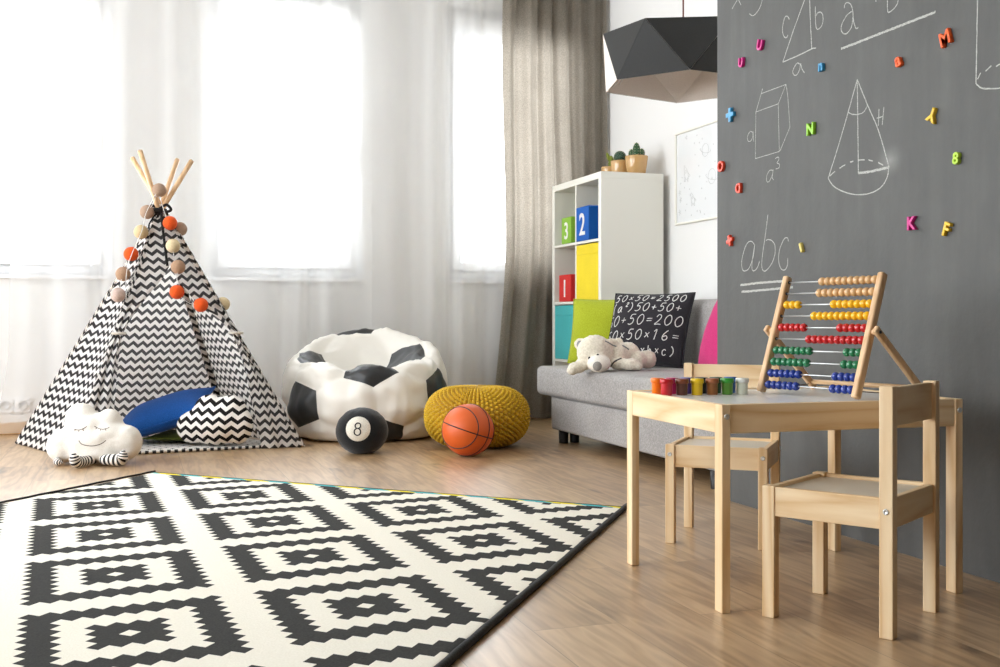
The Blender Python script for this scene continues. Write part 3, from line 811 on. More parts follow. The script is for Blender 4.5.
# ------------------------------------------------------------------ basketball
bk = BM(); ball(bk, (0, 0, 0), 0.1205, 48, 32)
A_ = Vector((-.56, -.79, .23)).normalized(); B_ = Vector((.69, -.70, -.20)); B_ = (B_ - A_ * A_.dot(B_)).normalized(); C_ = A_.cross(B_)
rr = 0.1207
def circ(p, q): return [(p * math.cos(2 * PI * i / 64) + q * math.sin(2 * PI * i / 64)) * rr for i in range(65)]
for pts in (circ(A_, B_), circ(B_, C_)): tube(bk, pts, 0.0026, 6, cap=False, mi=1)
for sg in (1, -1):
    pts = []
    for i in range(65):
        a = 2 * PI * i / 64; ang = math.radians(56 + 4 * math.cos(2 * a)); d = A_ * sg * math.cos(ang) + (B_ * math.cos(a) + C_ * math.sin(a)) * math.sin(ang); pts.append(d * rr)
    tube(bk, pts, 0.0026, 6, cap=False, mi=1)
gb = N('orange_rubber'); gb.set(Base_Color=srgb(206, 88, 24), Roughness=0.5)
vo = gb.n('ShaderNodeTexVoronoi'); vo.inputs['Scale'].default_value = 380; gb.l(gb.coord(), vo.inputs['Vector']); gb.bump(vo.outputs[0], 0.12, 0.001)
bk = obj('basketball', bk, [gb.m, M['black_rubber']], smooth=True); bk.location = rf((468 - 500) / 1090 * 5.06, 5.06, 0.1222); bk.rotation_euler = (0, 0, -YAW)
tag(bk, 'orange basketball on the floor against the yellow knitted pouf', 'ball')

# ------------------------------------------------------------------ knitted pouf
def pouf():
    bm = BM(); nc, nr = 68, 21; su, sv = 8, 9; W = nc * su; Hn = nr * sv
    prof = []
    for j in range(Hn + 1):
        th = -PI / 2 + PI * j / Hn; c_, s_ = math.cos(th), math.sin(th)
        prof.append((0.252 * max(c_, 0) ** 0.66, 0.152 + 0.146 * math.copysign(abs(s_) ** 0.86, s_), th))
    rows = []
    for j, (r, z, th) in enumerate(prof):
        row = []
        for i in range(W):
            u = i / su; v = j / sv; a = 2 * PI * i / W
            rowi = int(v); fv = v - rowi
            fu = u % 1.0; w_ = (v + 0.5 * (int(u) % 2) + 0.35 * fu) % 1.0
            h = (0.4 + 0.6 * math.sin(PI * fu) ** 0.7) * math.sin(PI * w_) ** 0.6
            fade = min(1, r / 0.16)
            amp = 0.032 * fade
            n_ = Vector((math.cos(a) * math.cos(th), math.sin(a) * math.cos(th), math.sin(th)))
            p = Vector((r * math.cos(a), r * math.sin(a), z)) + n_ * amp * (h - 0.5)
            p.z = max(p.z, 0.001); row.append(bm.verts.new(p))
        rows.append(row)
    ring_faces(bm, rows); return bm
pf = obj('knitted_pouf', pouf(), fabric('mustard_wool', (216, 178, 46), (182, 142, 28), 160, 0.4, sheen=0.2), smooth=True, recalc=False)
pf.location = rf((477 - 500) / 1090 * 5.46, 5.46, 0); pf.rotation_euler = (0, 0, -YAW)
tag(pf, 'mustard yellow chunky knitted pouf behind the basketball', 'pouf')

# ------------------------------------------------------------------ rug
def rug_mat():
    g = N('flatwoven_rug'); g.set(Roughness=0.95); g.b.inputs['Specular IOR Level'].default_value = 0.1
    uvn = g.n('ShaderNodeUVMap'); uvn.uv_map = 'UVMap'; sp = g.n('ShaderNodeSeparateXYZ'); g.l(uvn.outputs[0], sp.inputs[0])
    u, v = sp.outputs[0], sp.outputs[1]
    p = g.math('DIVIDE', g.math('SUBTRACT', u, 1.405 - 7.18), 0.3590); q = g.math('DIVIDE', g.math('SUBTRACT', v, 1.093 - 7.48), 0.3740)
    m = g.math('MULTIPLY', g.math('ADD', p, q), 0.5); n = g.math('MULTIPLY', g.math('SUBTRACT', p, q), 0.5)
    m = g.math('SUBTRACT', m, g.math('ROUND', m)); n = g.math('SUBTRACT', n, g.math('ROUND', n))
    dp = g.math('ABSOLUTE', g.math('ADD', m, n)); dq = g.math('ABSOLUTE', g.math('SUBTRACT', m, n))
    K = 11.6
    k = g.math('ADD', g.math('FLOOR', g.math('ADD', g.math('MULTIPLY', dp, K), 0.5)), g.math('FLOOR', g.math('ADD', g.math('MULTIPLY', dq, K), 0.5)))
    ring = g.math('MULTIPLY', g.math('GREATER_THAN', k, 6.5), g.math('LESS_THAN', k, 9.5))
    core = g.math('MULTIPLY', g.math('GREATER_THAN', k, 0.5), g.math('LESS_THAN', k, 3.5))
    blk = g.math('MAXIMUM', ring, core)
    nz = g.noise(g.coord(), 220, 2.0)
    white = g.mix(nz, srgb(222, 216, 200), srgb(238, 233, 220)); black = g.mix(nz, srgb(44, 44, 43), srgb(70, 69, 66))
    col = g.mix(blk, white, black)
    seg = g.math('FRACT', g.math('DIVIDE', g.math('ADD', u, g.math('MULTIPLY', v, -1.5)), 0.215))
    stripe = g.mix(g.math('GREATER_THAN', seg, 0.5), srgb(232, 214, 60), srgb(84, 178, 184))
    col = g.mix(g.math('LESS_THAN', v, 0.045), col, stripe)
    col = g.mix(g.math('LESS_THAN', v, 0.006), col, srgb(40, 40, 40))
    g.l(col, g.b.inputs['Base Color']); g.bump(nz, 0.35, 0.003); return g.m
RA, RU, RV = Vector((0.0773, 4.729, 0)), Vector((0.7338, -0.6793, 0)), Vector((-0.6075, -0.7943, 0))
RW, RL = 2.035, 3.0
def rv(s): return Vector((-0.624, -0.782, 0)).lerp(Vector((-0.586, -0.810, 0)), s).normalized()
rug = thing('patterned_rug', 'cream flatwoven rug with black stepped diamonds on the wooden floor', 'rug', RA)
RM = Matrix(((RU.x, RV.x), (RU.y, RV.y))).inverted()
def rug_uv(s, t):
    p = RU * RW * s + rv(s) * RL * t; q = RM @ p.to_2d(); return (q.x, q.y)
b = BM()
def rfn(s, t):
    e = min(s * RW, (1 - s) * RW, t * RL)
    return RU * RW * s + rv(s) * RL * t + U * (0.003 + 0.003 * min(1, e / 0.02) + 0.0012 * noise.noise((s * 5, t * 7, 2)))
grid(b, 90, 90, rfn, uvfn=rug_uv)
ex = bmesh.ops.extrude_edge_only(b, edges=[e for e in b.edges if e.is_boundary])
for v_ in [q for q in ex['geom'] if isinstance(q, bmesh.types.BMVert)]: v_.co.z = 0.0005
obj('woven_field', b, rug_mat(), rug, smooth=True)
M['rug_black'] = fabric('rug_binding', (40, 39, 38), (26, 25, 25), 180, 0.5)
for s in (0, 1):
    b = BM(); pts = [RU * RW * s + rv(s) * RL * k / 60 + U * (0.0078 + 0.0006 * math.sin(k * 2.1)) for k in range(61)]
    tube(b, pts, 0.0092 if s else 0.004, 8); obj('edge_binding', b, M['rug_black'], rug, smooth=True)
b = BM(); tube(b, [RU * RW * k / 40 + RV * -.001 + U * 0.002 for k in range(41)], 0.0022, 8); obj('edge_binding', b, M['rug_black'], rug, smooth=True)
# ------------------------------------------------------------------ sofa
SX0, SX1, SY0, SY1 = 2.04, 2.90, 3.50, 5.465
sofa = thing('sofa', 'light grey fabric sofa against the white wall', 'sofa', (SX0, SY0, 0))
M['sofa'] = fabric('grey_sofa_weave', (164, 161, 158), (132, 129, 127), 150, 0.45)
def sb(x0, y0, z0, x1, y1, z1): return (x0 - SX0, y0 - SY0, z0), (x1 - SX0, y1 - SY0, z1)
b = BM(); box(b, *sb(2.045, 3.52, 0.068, 2.87, 5.28, 0.236), 0.012, 3); obj('base', b, M['sofa'], sofa)
def soft_box(lo, hi, bev, crown, seg=4, sub=2, axis=2):
    bm = BM(); box(bm, lo, hi, bev, seg)
    bmesh.ops.subdivide_edges(bm, edges=[e for e in bm.edges if e.calc_length() > 0.15], cuts=14, use_grid_fill=True)
    c = [(lo[i] + hi[i]) / 2 for i in range(3)]; h = [(hi[i] - lo[i]) / 2 for i in range(3)]
    for v in bm.verts:
        q = [(v.co[i] - c[i]) / h[i] for i in range(3)]; o = [i for i in range(3) if i != axis]
        k = max(0, 1 - q[o[0]] ** 4) * max(0, 1 - q[o[1]] ** 4)
        if q[axis] > 0.5: v.co[axis] += crown * k + crown * 0.3 * noise.noise(v.co * 5) * k
    for f in bm.faces: f.smooth = True
    return bm
b = soft_box(*sb(2.03, 3.50, 0.236, 2.74, 5.465, 0.388), 0.028, 0.006); obj('seat', b, M['sofa'], sofa)
lo, hi = sb(2.66, 3.50, 0.30, 2.89, 5.44, 0.735)
b = soft_box(lo, hi, 0.045, 0.004)
for v in b.verts: v.co.x += (v.co.z - 0.30) * 0.12 if v.co.x < 0.75 else 0
obj('backrest', b, M['sofa'], sofa)
b = BM(); tube(b, [Vector(sb(2.043, y, 0.236, 0, 0, 0)[0]) for y in (3.53, 4.4, 5.27)], 0.003, 6); obj('seam_piping', b, fabric('grey_piping', (120, 118, 116)), sofa)
for fx, fy in ((2.09, 5.215), (2.155, 5.225), (2.80, 5.215), (2.07, 3.62), (2.80, 3.62)):
    b = BM(); lathe(b, [(0, 0), (0.023, 0), (0.024, 0.004), (0.026, 0.068), (0, 0.068)], 20, center=(fx - SX0, fy - SY0)); obj('foot', b, M['black_rubber'], sofa, smooth=True)

def sit(x, y, z): return Vector((x, y, z))
GR = 'cushions on the sofa'
lime = fabric('lime_cotton', (170, 180, 48), (148, 158, 34), 220)
cushion('cushion', 'lime green cushion leaning by the shelf at the far end of the sofa', 0.39, 0.355, 0.13, lime, sit(2.376, 5.335, 0.574), R * 0.90 - F * 0.42, U * 0.95 + F * 0.24 + R * .08, GR, 4.0)
# charcoal cushion with written sums
yv = (U * 0.90 + R * 0.30 + F * 0.26).normalized(); xv = R * 0.84 - F * 0.54
charcoal = fabric('charcoal_cotton', (48, 46, 50), (38, 36, 40), 260)
dc = cushion('cushion', 'charcoal cushion with white handwritten sums leaning behind the teddy bear', 0.445, 0.405, 0.13, charcoal, sit(2.475, 5.02, 0.584), xv, yv, GR, 6.0)
pink = fabric('pink_cotton', (196, 46, 112), (172, 34, 94), 240)
cushion('cushion', 'bright pink cushion on the sofa, half hidden by the chalkboard wall', 0.42, 0.42, 0.14, pink, sit(2.565, 4.40, 0.602), -Vector((0, 1, 0)) * .95 + Vector((-.2, 0, 0)), Vector((.32, -.16, .93)), GR, 9.0)

GL = {
 '0': [[(.32, 1), (.1, .8), (0, .45), (.12, .08), (.32, 0), (.55, .25), (.6, .6), (.5, .9), (.32, 1)]],
 '1': [[(.05, .8), (.28, 1), (.2, 0)]], '2': [[(.05, .75), (.2, .97), (.42, .95), (.5, .7), (.3, .35), (0, .02), (.3, .05), (.6, .03)]],
 '5': [[(.6, 1), (.2, .97), (.12, .58), (.36, .62), (.52, .4), (.45, .12), (.2, 0), (0, .08)]],
 '6': [[(.45, 1), (.15, .65), (.03, .28), (.15, .02), (.4, .05), (.5, .28), (.35, .46), (.08, .32)]],
 '+': [[(.3, .72), (.28, .2)], [(.05, .47), (.56, .46)]], 'x': [[(.1, .68), (.5, .2)], [(.5, .7), (.08, .2)]],
 '=': [[(.05, .58), (.55, .6)], [(.05, .36), (.55, .38)]],
 '(': [[(.4, 1.08), (.18, .75), (.12, .35), (.3, -.08)]], ')': [[(.1, 1.08), (.35, .75), (.38, .3), (.1, -.08)]],
 'a': [[(.48, .6), (.25, .64), (.05, .35), (.12, .05), (.32, .08), (.48, .55), (.46, .2), (.58, .02)]],
 'b': [[(.1, 1), (.08, .05)], [(.08, .2), (.3, .6), (.5, .4), (.42, .08), (.2, 0), (.08, .15)]],
 'c': [[(.48, .52), (.3, .64), (.08, .4), (.12, .08), (.32, 0), (.5, .14)]],
 '²': [[(.05, 1.0), (.2, 1.1), (.3, .98), (.08, .62), (.34, .62)]],
}
tree = bvh_of(dc); b = BM()
def write(txt, x, y, h, adv):
    for ch in txt:
        for st in GL.get(ch, []):
            pts = [Vector((x + px * h * 0.95 + 0.10 * h * py, y + py * h, 0)) for px, py in st]
            drape(b, tree, smooth_path(pts, 4), 0.0025, Vector((0, 0, -1)), 0.4, 0.0006)
        x += adv * (0.6 if ch == '²' else 1.0)
write('50x50=2500', -.205, .142, .042, .0405)
write('(a²)50+50+', -.218, .078, .050, .0425)
write('50+50=200', -.235, .002, .056, .0490)
write('50x50x16=', -.225, -.078, .053, .0475)
write('250(axbxc)', -.195, -.152, .044, .0385)
obj('handwritten_sums', b, fabric('white_print', (232, 230, 226), scale=300), dc, smooth=True)

# ------------------------------------------------------------------ teddy bear lying on the seat edge
TB = thing('teddy_bear', 'cream plush teddy bear lying on the front edge of the grey sofa', 'teddy bear', rf((612 - 500) / 1090 * 5.16, 5.16, 0.398), -YAW)
kt = 5.16 / 1090 / 10
def tq(cx, cy, d): return Vector(((cx - 520) * kt, d, (385 - cy) * kt))
plush = fabric('cream_plush', (230, 223, 206), (206, 197, 178), 120, 0.9, sheen=0.5)
def tl(cx, cy, d, rx, rz, ry): return (tq(cx, cy, d), (rx * kt, ry * kt, rz * kt))
bl = [tl(345, 215, -0.015, 182, 178, 156), tl(380, 312, -0.085, 112, 82, 86), tl(520, 112, 0.0, 70, 42, 34), tl(204, 132, 0.01, 66, 64, 36),
      tl(560, 240, 0.03, 150, 130, 130), tl(690, 235, 0.06, 130, 125, 130), tl(240, 330, -0.02, 100, 58, 70), tl(160, 365, -0.035, 92, 60, 66), tl(112, 385, -0.05, 56, 52, 56),
      tl(590, 325, -0.045, 110, 62, 62), tl(690, 330, -0.065, 100, 64, 66), tl(760, 345, -0.07, 45, 45, 55), tl(790, 290, 0.03, 86, 94, 86), tl(890, 288, 0.06, 92, 96, 90), tl(840, 310, 0.08, 110, 60, 70), tl(606, 112, 0.10, 48, 48, 44)]
tb = lumps('plush_body', bl, 0.0070, 5, plush, TB)
sofa_top = 0.0
for v in tb.data.vertices:
    if v.co.z < 0.002 and v.co.x > -0.12: v.co.z = 0.002
    n_ = noise.noise(v.co * 120) * 0.0022 + noise.noise(v.co * 50) * 0.003
    v.co += v.normal * n_
tree = bvh_of(tb)
b = BM(); ball(b, tq(372, 318, -0.095), 1, 28, 18, scale=(116 * kt, 92 * kt, 86 * kt))
for v in b.verts: v.co += v.co.normalized() * .0015 * noise.noise(v.co * 150)
obj('muzzle', b, fabric('pale_plush', (236, 232, 222), (222, 216, 204), 200, .4), TB, smooth=True)['label'] = 'paler muzzle'
b = BM(); c_ = tq(338, 335, -0.185); ball(b, c_, 1, 20, 14, scale=(44 * kt, 30 * kt, 46 * kt))
obj('nose', b, fabric('grey_plush_nose', (150, 146, 140), scale=300), TB, smooth=True)
eye_m = plain('black_bead', (18, 16, 16), 0.15, 0.6, bump=(50, .01, .001))
for cx, cy in ((280, 266), (360, 238)):
    h = tree.ray_cast(tq(cx, cy, -0.5), Vector((0, 1, 0)))
    b = BM(); ball(b, h[0], 1, 12, 8, scale=(14 * kt, 9 * kt, 18 * kt)); obj('eye', b, eye_m, TB, smooth=True)
b = BM(); ball(b, tq(200, 134, -0.009), 1, 14, 10, scale=(36 * kt, 14 * kt, 40 * kt)); obj('inner_ear', b, fabric('grey_plush_ear', (156, 158, 162), scale=200), TB, smooth=True)
b = BM()
def stitch(pts, r=0.0022): drape(b, tree, smooth_path([Vector((tq(x, y, 0).x, 0, tq(x, y, 0).z)) for x, y in pts], 5), r, Vector((0, 1, 0)), 0.5, 0.0005)
stitch([(500, 345), (515, 318), (545, 292), (600, 268)], 0.004)
obj('collar', b, fabric('dark_grey_ribbon', (92, 90, 90)), TB, smooth=True)
slate = fabric('slate_patch', (128, 134, 134))
for p_, r_ in (([(440, 98), (480, 118), (520, 140), (560, 152)], .0032), ([(622, 146), (650, 160), (690, 186)], .0038)):
    b = BM(); stitch(p_, r_); obj('patch_stitching', b, slate, TB, smooth=True)

# ------------------------------------------------------------------ cube shelf
KX0, KX1, KY0, KY1, KH = 2.484, 2.874, 5.633, 6.390, 1.47
ks = thing('cube_shelf', 'tall white cube shelf behind the sofa, with coloured boxes in it', 'shelf', (KX0, KY0, 0))
T, t = 0.038, 0.016; D_ = KX1 - KX0; W_ = KY1 - KY0
def kb(name, lo, hi):
    b = BM(); box(b, lo, hi, 0.0015, 1); return obj(name, b, M['white_laminate'], ks)
kb('side_panel', (0, 0, 0), (D_, T, KH - T)); kb('side_panel', (0, W_ - T, 0), (D_, W_, KH - T)); kb('top_panel', (0, 0, KH - T), (D_, W_, KH)); kb('bottom_panel', (0, T, 0), (D_, W_ - T, T))
kb('divider', (0.002, W_ / 2 - t / 2, T), (D_, W_ / 2 + t / 2, KH - T))
pitch = (KH - 2 * T + t) / 4; CELL = []
for r in range(1, 4):
    z = T + r * pitch - t
    kb('shelf_board', (0.002, T, z), (D_, W_ / 2 - t / 2, z + t)); kb('shelf_board', (0.002, W_ / 2 + t / 2, z), (D_, W_ - T, z + t))
kb('back_panel', (D_ - 0.006, T, T), (D_, W_ - T, KH - T))
def zrow(r): return T + r * pitch               # the top of the board that row r (from below) stands on
GB = 'storage boxes in the white shelf'
white_felt = fabric('white_felt', (244, 242, 238), scale=300)
def fabric_box(label, rgb, x0, y0, y1, z0, h, depth, digit=None, seam=False):
    w = y1 - y0; bx = thing('storage_box', label, 'storage box', (x0, y0, z0), 0, GB)
    m = fabric('box_felt_%d_%d_%d' % rgb, rgb, scale=240)
    bm = BM(); tk = 0.006
    for lo, hi in (((0, 0, 0), (depth, w, tk)), ((0, 0, tk), (tk, w, h)), ((depth - tk, 0, tk), (depth, w, h)), ((tk, 0, tk), (depth - tk, tk, h)), ((tk, w - tk, tk), (depth - tk, w, h))): box(bm, lo, hi, 0.002, 1)
    obj('box_body', bm, m, bx)
    bm = BM(); pts = [Vector(p) for p in ((0.003, 0.003, h), (depth - .003, 0.003, h), (depth - .003, w - .003, h), (.003, w - .003, h), (.003, .003, h))]
    tube(bm, pts, 0.0042, 8); obj('rim_seam', bm, m, bx)
    if digit:
        o = text_mesh('number', digit, h * 0.92, white_felt, 0.0012, 0.0, bx, h * 0.012)
        vs = [v.co for v in o.data.vertices]; cx = (max(v.x for v in vs) + min(v.x for v in vs)) / 2; cy = (max(v.y for v in vs) + min(v.y for v in vs)) / 2
        for v in o.data.vertices: v.co.x -= cx; v.co.y -= cy
        o.matrix_local = Matrix(((0, 0, -1, -0.0018), (-1, 0, 0, w / 2), (0, 1, 0, h * 0.5), (0, 0, 0, 1)))
    if seam:
        bm = BM(); tube(bm, [(-0.001, 0.006, h - 0.055), (-0.001, w - 0.006, h - 0.055)], 0.0016, 6); obj('front_stitching', bm, m, bx)
    return bx
fabric_box('blue fabric box marked 2 at the top of the white shelf', (24, 96, 186), KX0 + 0.001, 5.812, 6.000, zrow(3) + .001, 0.196, 0.19, '2')
fabric_box('small green fabric box marked 3 at the top of the white shelf', (142, 190, 66), KX0 + 0.001, 6.078, 6.232, zrow(3) + .001, 0.155, 0.155, '3')
fabric_box('red fabric box marked 1 in the shelf above the teal box', (218, 52, 48), KX0 + 0.001, 6.085, 6.275, zrow(2) + .001, 0.160, 0.185, '1')
fabric_box('large plain yellow box filling a shelf cell below the blue box', (248, 222, 50), KX0 + 0.002, KY0 + T + .004, 5.999, zrow(2) + .001, 0.325, 0.37, None, True)
fabric_box('large plain teal box in the shelf below the red box', (76, 184, 184), KX0 + 0.002, 6.030, KY1 - T - .004, zrow(1) + .001, 0.325, 0.37, None, True)

# ------------------------------------------------------------------ cacti on the shelf
pot_m = plain('glazed_tan_pot', (190, 150, 96), 0.18, 0.6, bump=(6, 0.05, 0.004), coat=0.4)
soil = plain('potting_soil', (62, 50, 40), 0.95, 0.1, bump=(160, 0.8, 0.006))
spine = plain('cactus_spines', (226, 216, 184), 0.6, 0.2, bump=(200, .05, .001))
def pot(root, r, h):
    b = BM(); lathe(b, [(0, 0), (r * .74, 0), (r * .78, .004), (r * .93, h * .55), (r, h * .97), (r * .985, h), (r * .92, h), (r * .90, h * .93), (r * .88, h * .86)], 36); obj('pot', b, pot_m, root, smooth=True)
    b = BM(); lathe(b, [(r * .895, h * .89), (r * .5, h * .90), (0, h * .905)], 28); obj('soil', b, soil, root, smooth=True)
def ribbed(b, c, r, h, ribs, lean=(0, 0)):
    def fn(u, v):
        th = v * PI / 2; base = min(1.0, 0.75 + v * 1.2); prof = base * (math.cos(max(0, (v - 0.55) / 0.45) * PI / 2) ** 0.7 if v > 0.55 else 1)
        a = 2 * PI * u; rr_ = r * max(prof, 0.02) * (1 + 0.13 * abs(math.cos(ribs * a / 2)) - 0.06)
        return (c[0] + rr_ * math.cos(a) + lean[0] * v, c[1] + rr_ * math.sin(a) + lean[1] * v, c[2] + h * v)
    grid(b, ribs * 6, 22, fn, close_u=True)
def spines(b, c, r, h, ribs, n, lean=(0, 0)):
    for q in range(ribs):
        for i in range(n):
            v = (i + .5) / n; a = 2 * PI * q / ribs
            pr = 1 if v < .55 else math.cos((v - .55) / .45 * PI / 2) ** .7
            p = Vector((c[0] + r * pr * math.cos(a) + lean[0] * v, c[1] + r * pr * math.sin(a) + lean[1] * v, c[2] + h * v))
            for da in (-.5, 0, .5): tube(b, [p, p + Vector((math.cos(a + da), math.sin(a + da), .3)) * 0.007], 0.0006, 3)
GC = 'potted cacti on the white shelf'
green1 = plain('cactus_green', (66, 98, 66), 0.55, 0.3, bump=(70, .2, .003), vary=.3); green2 = plain('round_cactus_green', (52, 78, 60), 0.6, 0.3, bump=(120, .4, .003), vary=.25); green3 = plain('pad_cactus_green', (128, 138, 50), 0.55, 0.3, bump=(120, .3, .003), vary=.35)
c1 = thing('potted_cactus', 'largest potted cactus on the white shelf, with ribbed columns', 'cactus', (2.752, 5.735, KH), 0, GC); pot(c1, .067, .110)
for dx, dy, r, h in ((0, 0, .021, .115), (-.028, .006, .017, .068), (.030, -.004, .017, .072), (.006, .03, .015, .055)):
    c_ = (R * dx + F * dy).to_tuple()
    b = BM(); ribbed(b, (c_[0], c_[1], .097), r, h * .82, 8); obj('cactus_column', b, green1, c1, smooth=True)
b = BM()
for dx, dy, r, h in ((0, 0, .021, .115), (-.028, .006, .017, .068), (.030, -.004, .017, .072)):
    c_ = R * dx + F * dy; spines(b, (c_.x, c_.y, .097), r, h * .82, 8, 6)
obj('spines', b, spine, c1)
c2 = thing('potted_cactus', 'middle potted cactus on the white shelf, round like a ball', 'cactus', (2.708, 5.865, KH), 0, GC); pot(c2, .056, .098)
b = BM(); ball(b, (0, 0, .121), .035, 48, 30)
for v in b.verts:
    a = math.atan2(v.co.y, v.co.x); v.co = Vector((0, 0, .121)) + (v.co - Vector((0, 0, .121))) * (1 + .05 * abs(math.cos(8 * a)))
obj('cactus_ball', b, green2, c2, smooth=True)
b = BM()
for i in range(150):
    z = 1 - 1.5 * (i + .5) / 150; a = i * 2.39996; s_ = math.sqrt(max(0, 1 - z * z)); d = Vector((s_ * math.cos(a), s_ * math.sin(a), z)); p = Vector((0, 0, .121)) + d * .035; tube(b, [p, p + d * .006], .0005, 3)
obj('spines', b, spine, c2)
c3 = thing('potted_cactus', 'smallest potted cactus on the white shelf, with flat yellowish pads', 'cactus', (2.70, 6.005, KH), 0, GC); pot(c3, .048, .080)
b = BM()
for (dx, z, rx, rz, tilt) in ((.014, .096, .019, .028, 0), (-.004, .141, .011, .028, -.35), (.012, .128, .013, .022, .1), (.036, .138, .010, .022, .35)):
    q = Matrix.Rotation(-YAW, 3, 'Z') @ Matrix.Rotation(tilt, 3, 'Y'); ball(b, R * dx + U * z, 1, 18, 12, scale=(rx, .007, rz), rot=q)
obj('cactus_pads', b, green3, c3, smooth=True)

# ------------------------------------------------------------------ framed star poster on the white wall
po = thing('framed_poster', 'framed white poster with small sketched stars and rockets on the white wall', 'poster', (XR, 5.19, 1.4275))
PW, PH = 0.71, 0.52
b = BM(); fw = .012
for lo, hi in (((-.022, -PW/2, -PH/2), (-.001, PW/2, -PH/2 + fw)), ((-.022, -PW/2, PH/2 - fw), (-.001, PW/2, PH/2)), ((-.022, -PW/2, -PH/2 + fw), (-.001, -PW/2 + fw, PH/2 - fw)), ((-.022, PW/2 - fw, -PH/2 + fw), (-.001, PW/2, PH/2 - fw))): box(b, lo, hi, .002, 1)
obj('frame', b, M['white_laminate'], po)
b = BM(); box(b, (-.012, -PW/2 + fw, -PH/2 + fw), (-.002, PW/2 - fw, PH/2 - fw)); X_ = -.0120
def ink(pts, r=.0010): tube(b, smooth_path([(X_, y, z) for y, z in pts], 3), r * .8, 4, mi=1)
rng = random.Random(3)
for _ in range(46):
    y, z, s_ = rng.uniform(-.32, .32), rng.uniform(-.23, .23), rng.uniform(.004, .009)
    if rng.random() < .5: ink([(y - s_, z), (y + s_, z)], .0009); ink([(y, z - s_), (y, z + s_)], .0009)
    else: ink([(y + s_ * .5 * math.cos(a), z + s_ * .5 * math.sin(a)) for a in [2 * PI * i / 8 for i in range(9)]], .0009)
def planet(y, z, r):
    ink([(y + r * math.cos(a), z + r * math.sin(a)) for a in [2 * PI * i / 20 for i in range(21)]])
    ink([(y + 1.6 * r * math.cos(a), z + .45 * r * math.sin(a) + .3 * r * math.cos(a)) for a in [PI * .85 + PI * 1.3 * i / 16 for i in range(17)]])
def rocket(y, z, s_, an):
    def q(pts): return [(y + s_ * (p[0] * math.cos(an) - p[1] * math.sin(an)), z + s_ * (p[0] * math.sin(an) + p[1] * math.cos(an))) for p in pts]
    ink(q([(-.25, -.6), (-.35, 0), (-.2, .5), (0, .9), (.2, .5), (.35, 0), (.25, -.6), (-.25, -.6)])); ink(q([(-.33, -.1), (-.65, -.6), (-.25, -.5)])); ink(q([(.33, -.1), (.65, -.6), (.25, -.5)]))
    ink(q([(.15 * math.cos(a), .2 + .15 * math.sin(a)) for a in [2 * PI * i / 10 for i in range(11)]])); ink(q([(-.12, -.65), (0, -1.0), (.12, -.65)]))
rocket(.16, -.13, .045, -.5); rocket(.235, .02, .055, -.4); planet(-.05, -.03, .04); planet(.02, .12, .035); rocket(-.2, .1, .06, .3); planet(-.22, -.12, .05)
for y, z in ((.31, -.19), (.30, -.12), (.31, -.08)):
    for k_ in range(5):
        a = 2 * PI * k_ / 5; ink([(y, z), (y + .018 * math.cos(a), z + .018 * math.sin(a))])
obj('print', b, [plain('poster_paper', (226, 228, 230), .08, .5, coat=1.0, bump=(4, .004, .001)), plain('grey_ink', (140, 142, 144), .4, .4, bump=(200, .02, .001))], po)

# ------------------------------------------------------------------ faceted pendant lamp
LC = Vector((2.237, 4.20, 0)); lp = thing('pendant_lamp', 'black faceted paper pendant lamp with white inside above the sofa', 'lamp', (LC.x, LC.y, 1.63), -YAW)
paper_dark = fabric('black_card', (48, 48, 47), (43, 43, 42), 200, .05, .42); paper_white = fabric('white_card', (222, 212, 202), (214, 204, 194), 200, .05, .8)
def pol(r, deg, z): return Vector((r * math.cos(math.radians(deg)), r * math.sin(math.radians(deg)), z))
up = [pol(.350, a, .222) for a in (187, 235, 295, 355, 55, 117)]; dn = [pol(.337, a, .004) for a in (207, 265, 325, 25, 85, 162)]; tp_ = [pol(.13, 205 + 60 * k_, .240) for k_ in range(6)]
tris = []
for k_ in range(6):
    n_ = (k_ + 1) % 6
    tris += [(up[k_], dn[k_], up[n_]), (dn[k_], dn[n_], up[n_]), (up[k_], up[n_], tp_[k_]), (up[n_], tp_[n_], tp_[k_])]
def shell(off, mat, name, pick=None):
    bm = BM()
    for i, tr in enumerate(tris):
        if pick and not pick(i): continue
        n_ = (tr[1] - tr[0]).cross(tr[2] - tr[0]).normalized(); c_ = (tr[0] + tr[1] + tr[2]) / 3
        if n_.dot(c_ - Vector((0, 0, .15))) < 0: n_ = -n_
        vs = []
        for p in tr: vs.append(p + (p - c_).normalized() * (-.0003) + n_ * off)
        lo_ = [bm.verts.new(p) for p in vs]; hi_ = [bm.verts.new(p + n_ * .0016) for p in vs]
        bm.faces.new(lo_); bm.faces.new(hi_)
        for a in range(3): bm.faces.new((lo_[a], lo_[(a + 1) % 3], hi_[(a + 1) % 3], hi_[a]))
    return obj(name, bm, mat, lp)
WHITE_FACET = {21}
shell(.0004, paper_dark, 'shade', lambda i: i not in WHITE_FACET)
shell(-.0016, paper_white, 'shade_lining')
shell(.0004, paper_white, 'white_facet', lambda i: i in WHITE_FACET)
b = BM(); lathe(b, [(0, .249), (.11, .249), (.11, .252), (.02, .254), (.008, .262), (.008, .285), (0, .286)], 36); obj('top_plate', b, paper_white, lp, smooth=False)
for k_ in (1, 3, 5):
    b = BM(); tube(b, [dn[k_] * .985, pol(.10, 205 + 60 * k_, .235)], .0022, 6)
    tube(b, smooth_path([pol(.30, 205 + 60 * k_ + 4, .05), pol(.2, 205 + 60 * k_ + 7, .17), pol(.19, 205 + 60 * k_ + 10, .18), pol(.28, 205 + 60 * k_ + 8, .07)], 4), .0016, 6)
    obj('wire_strut', b, M['steel'], lp, smooth=True)
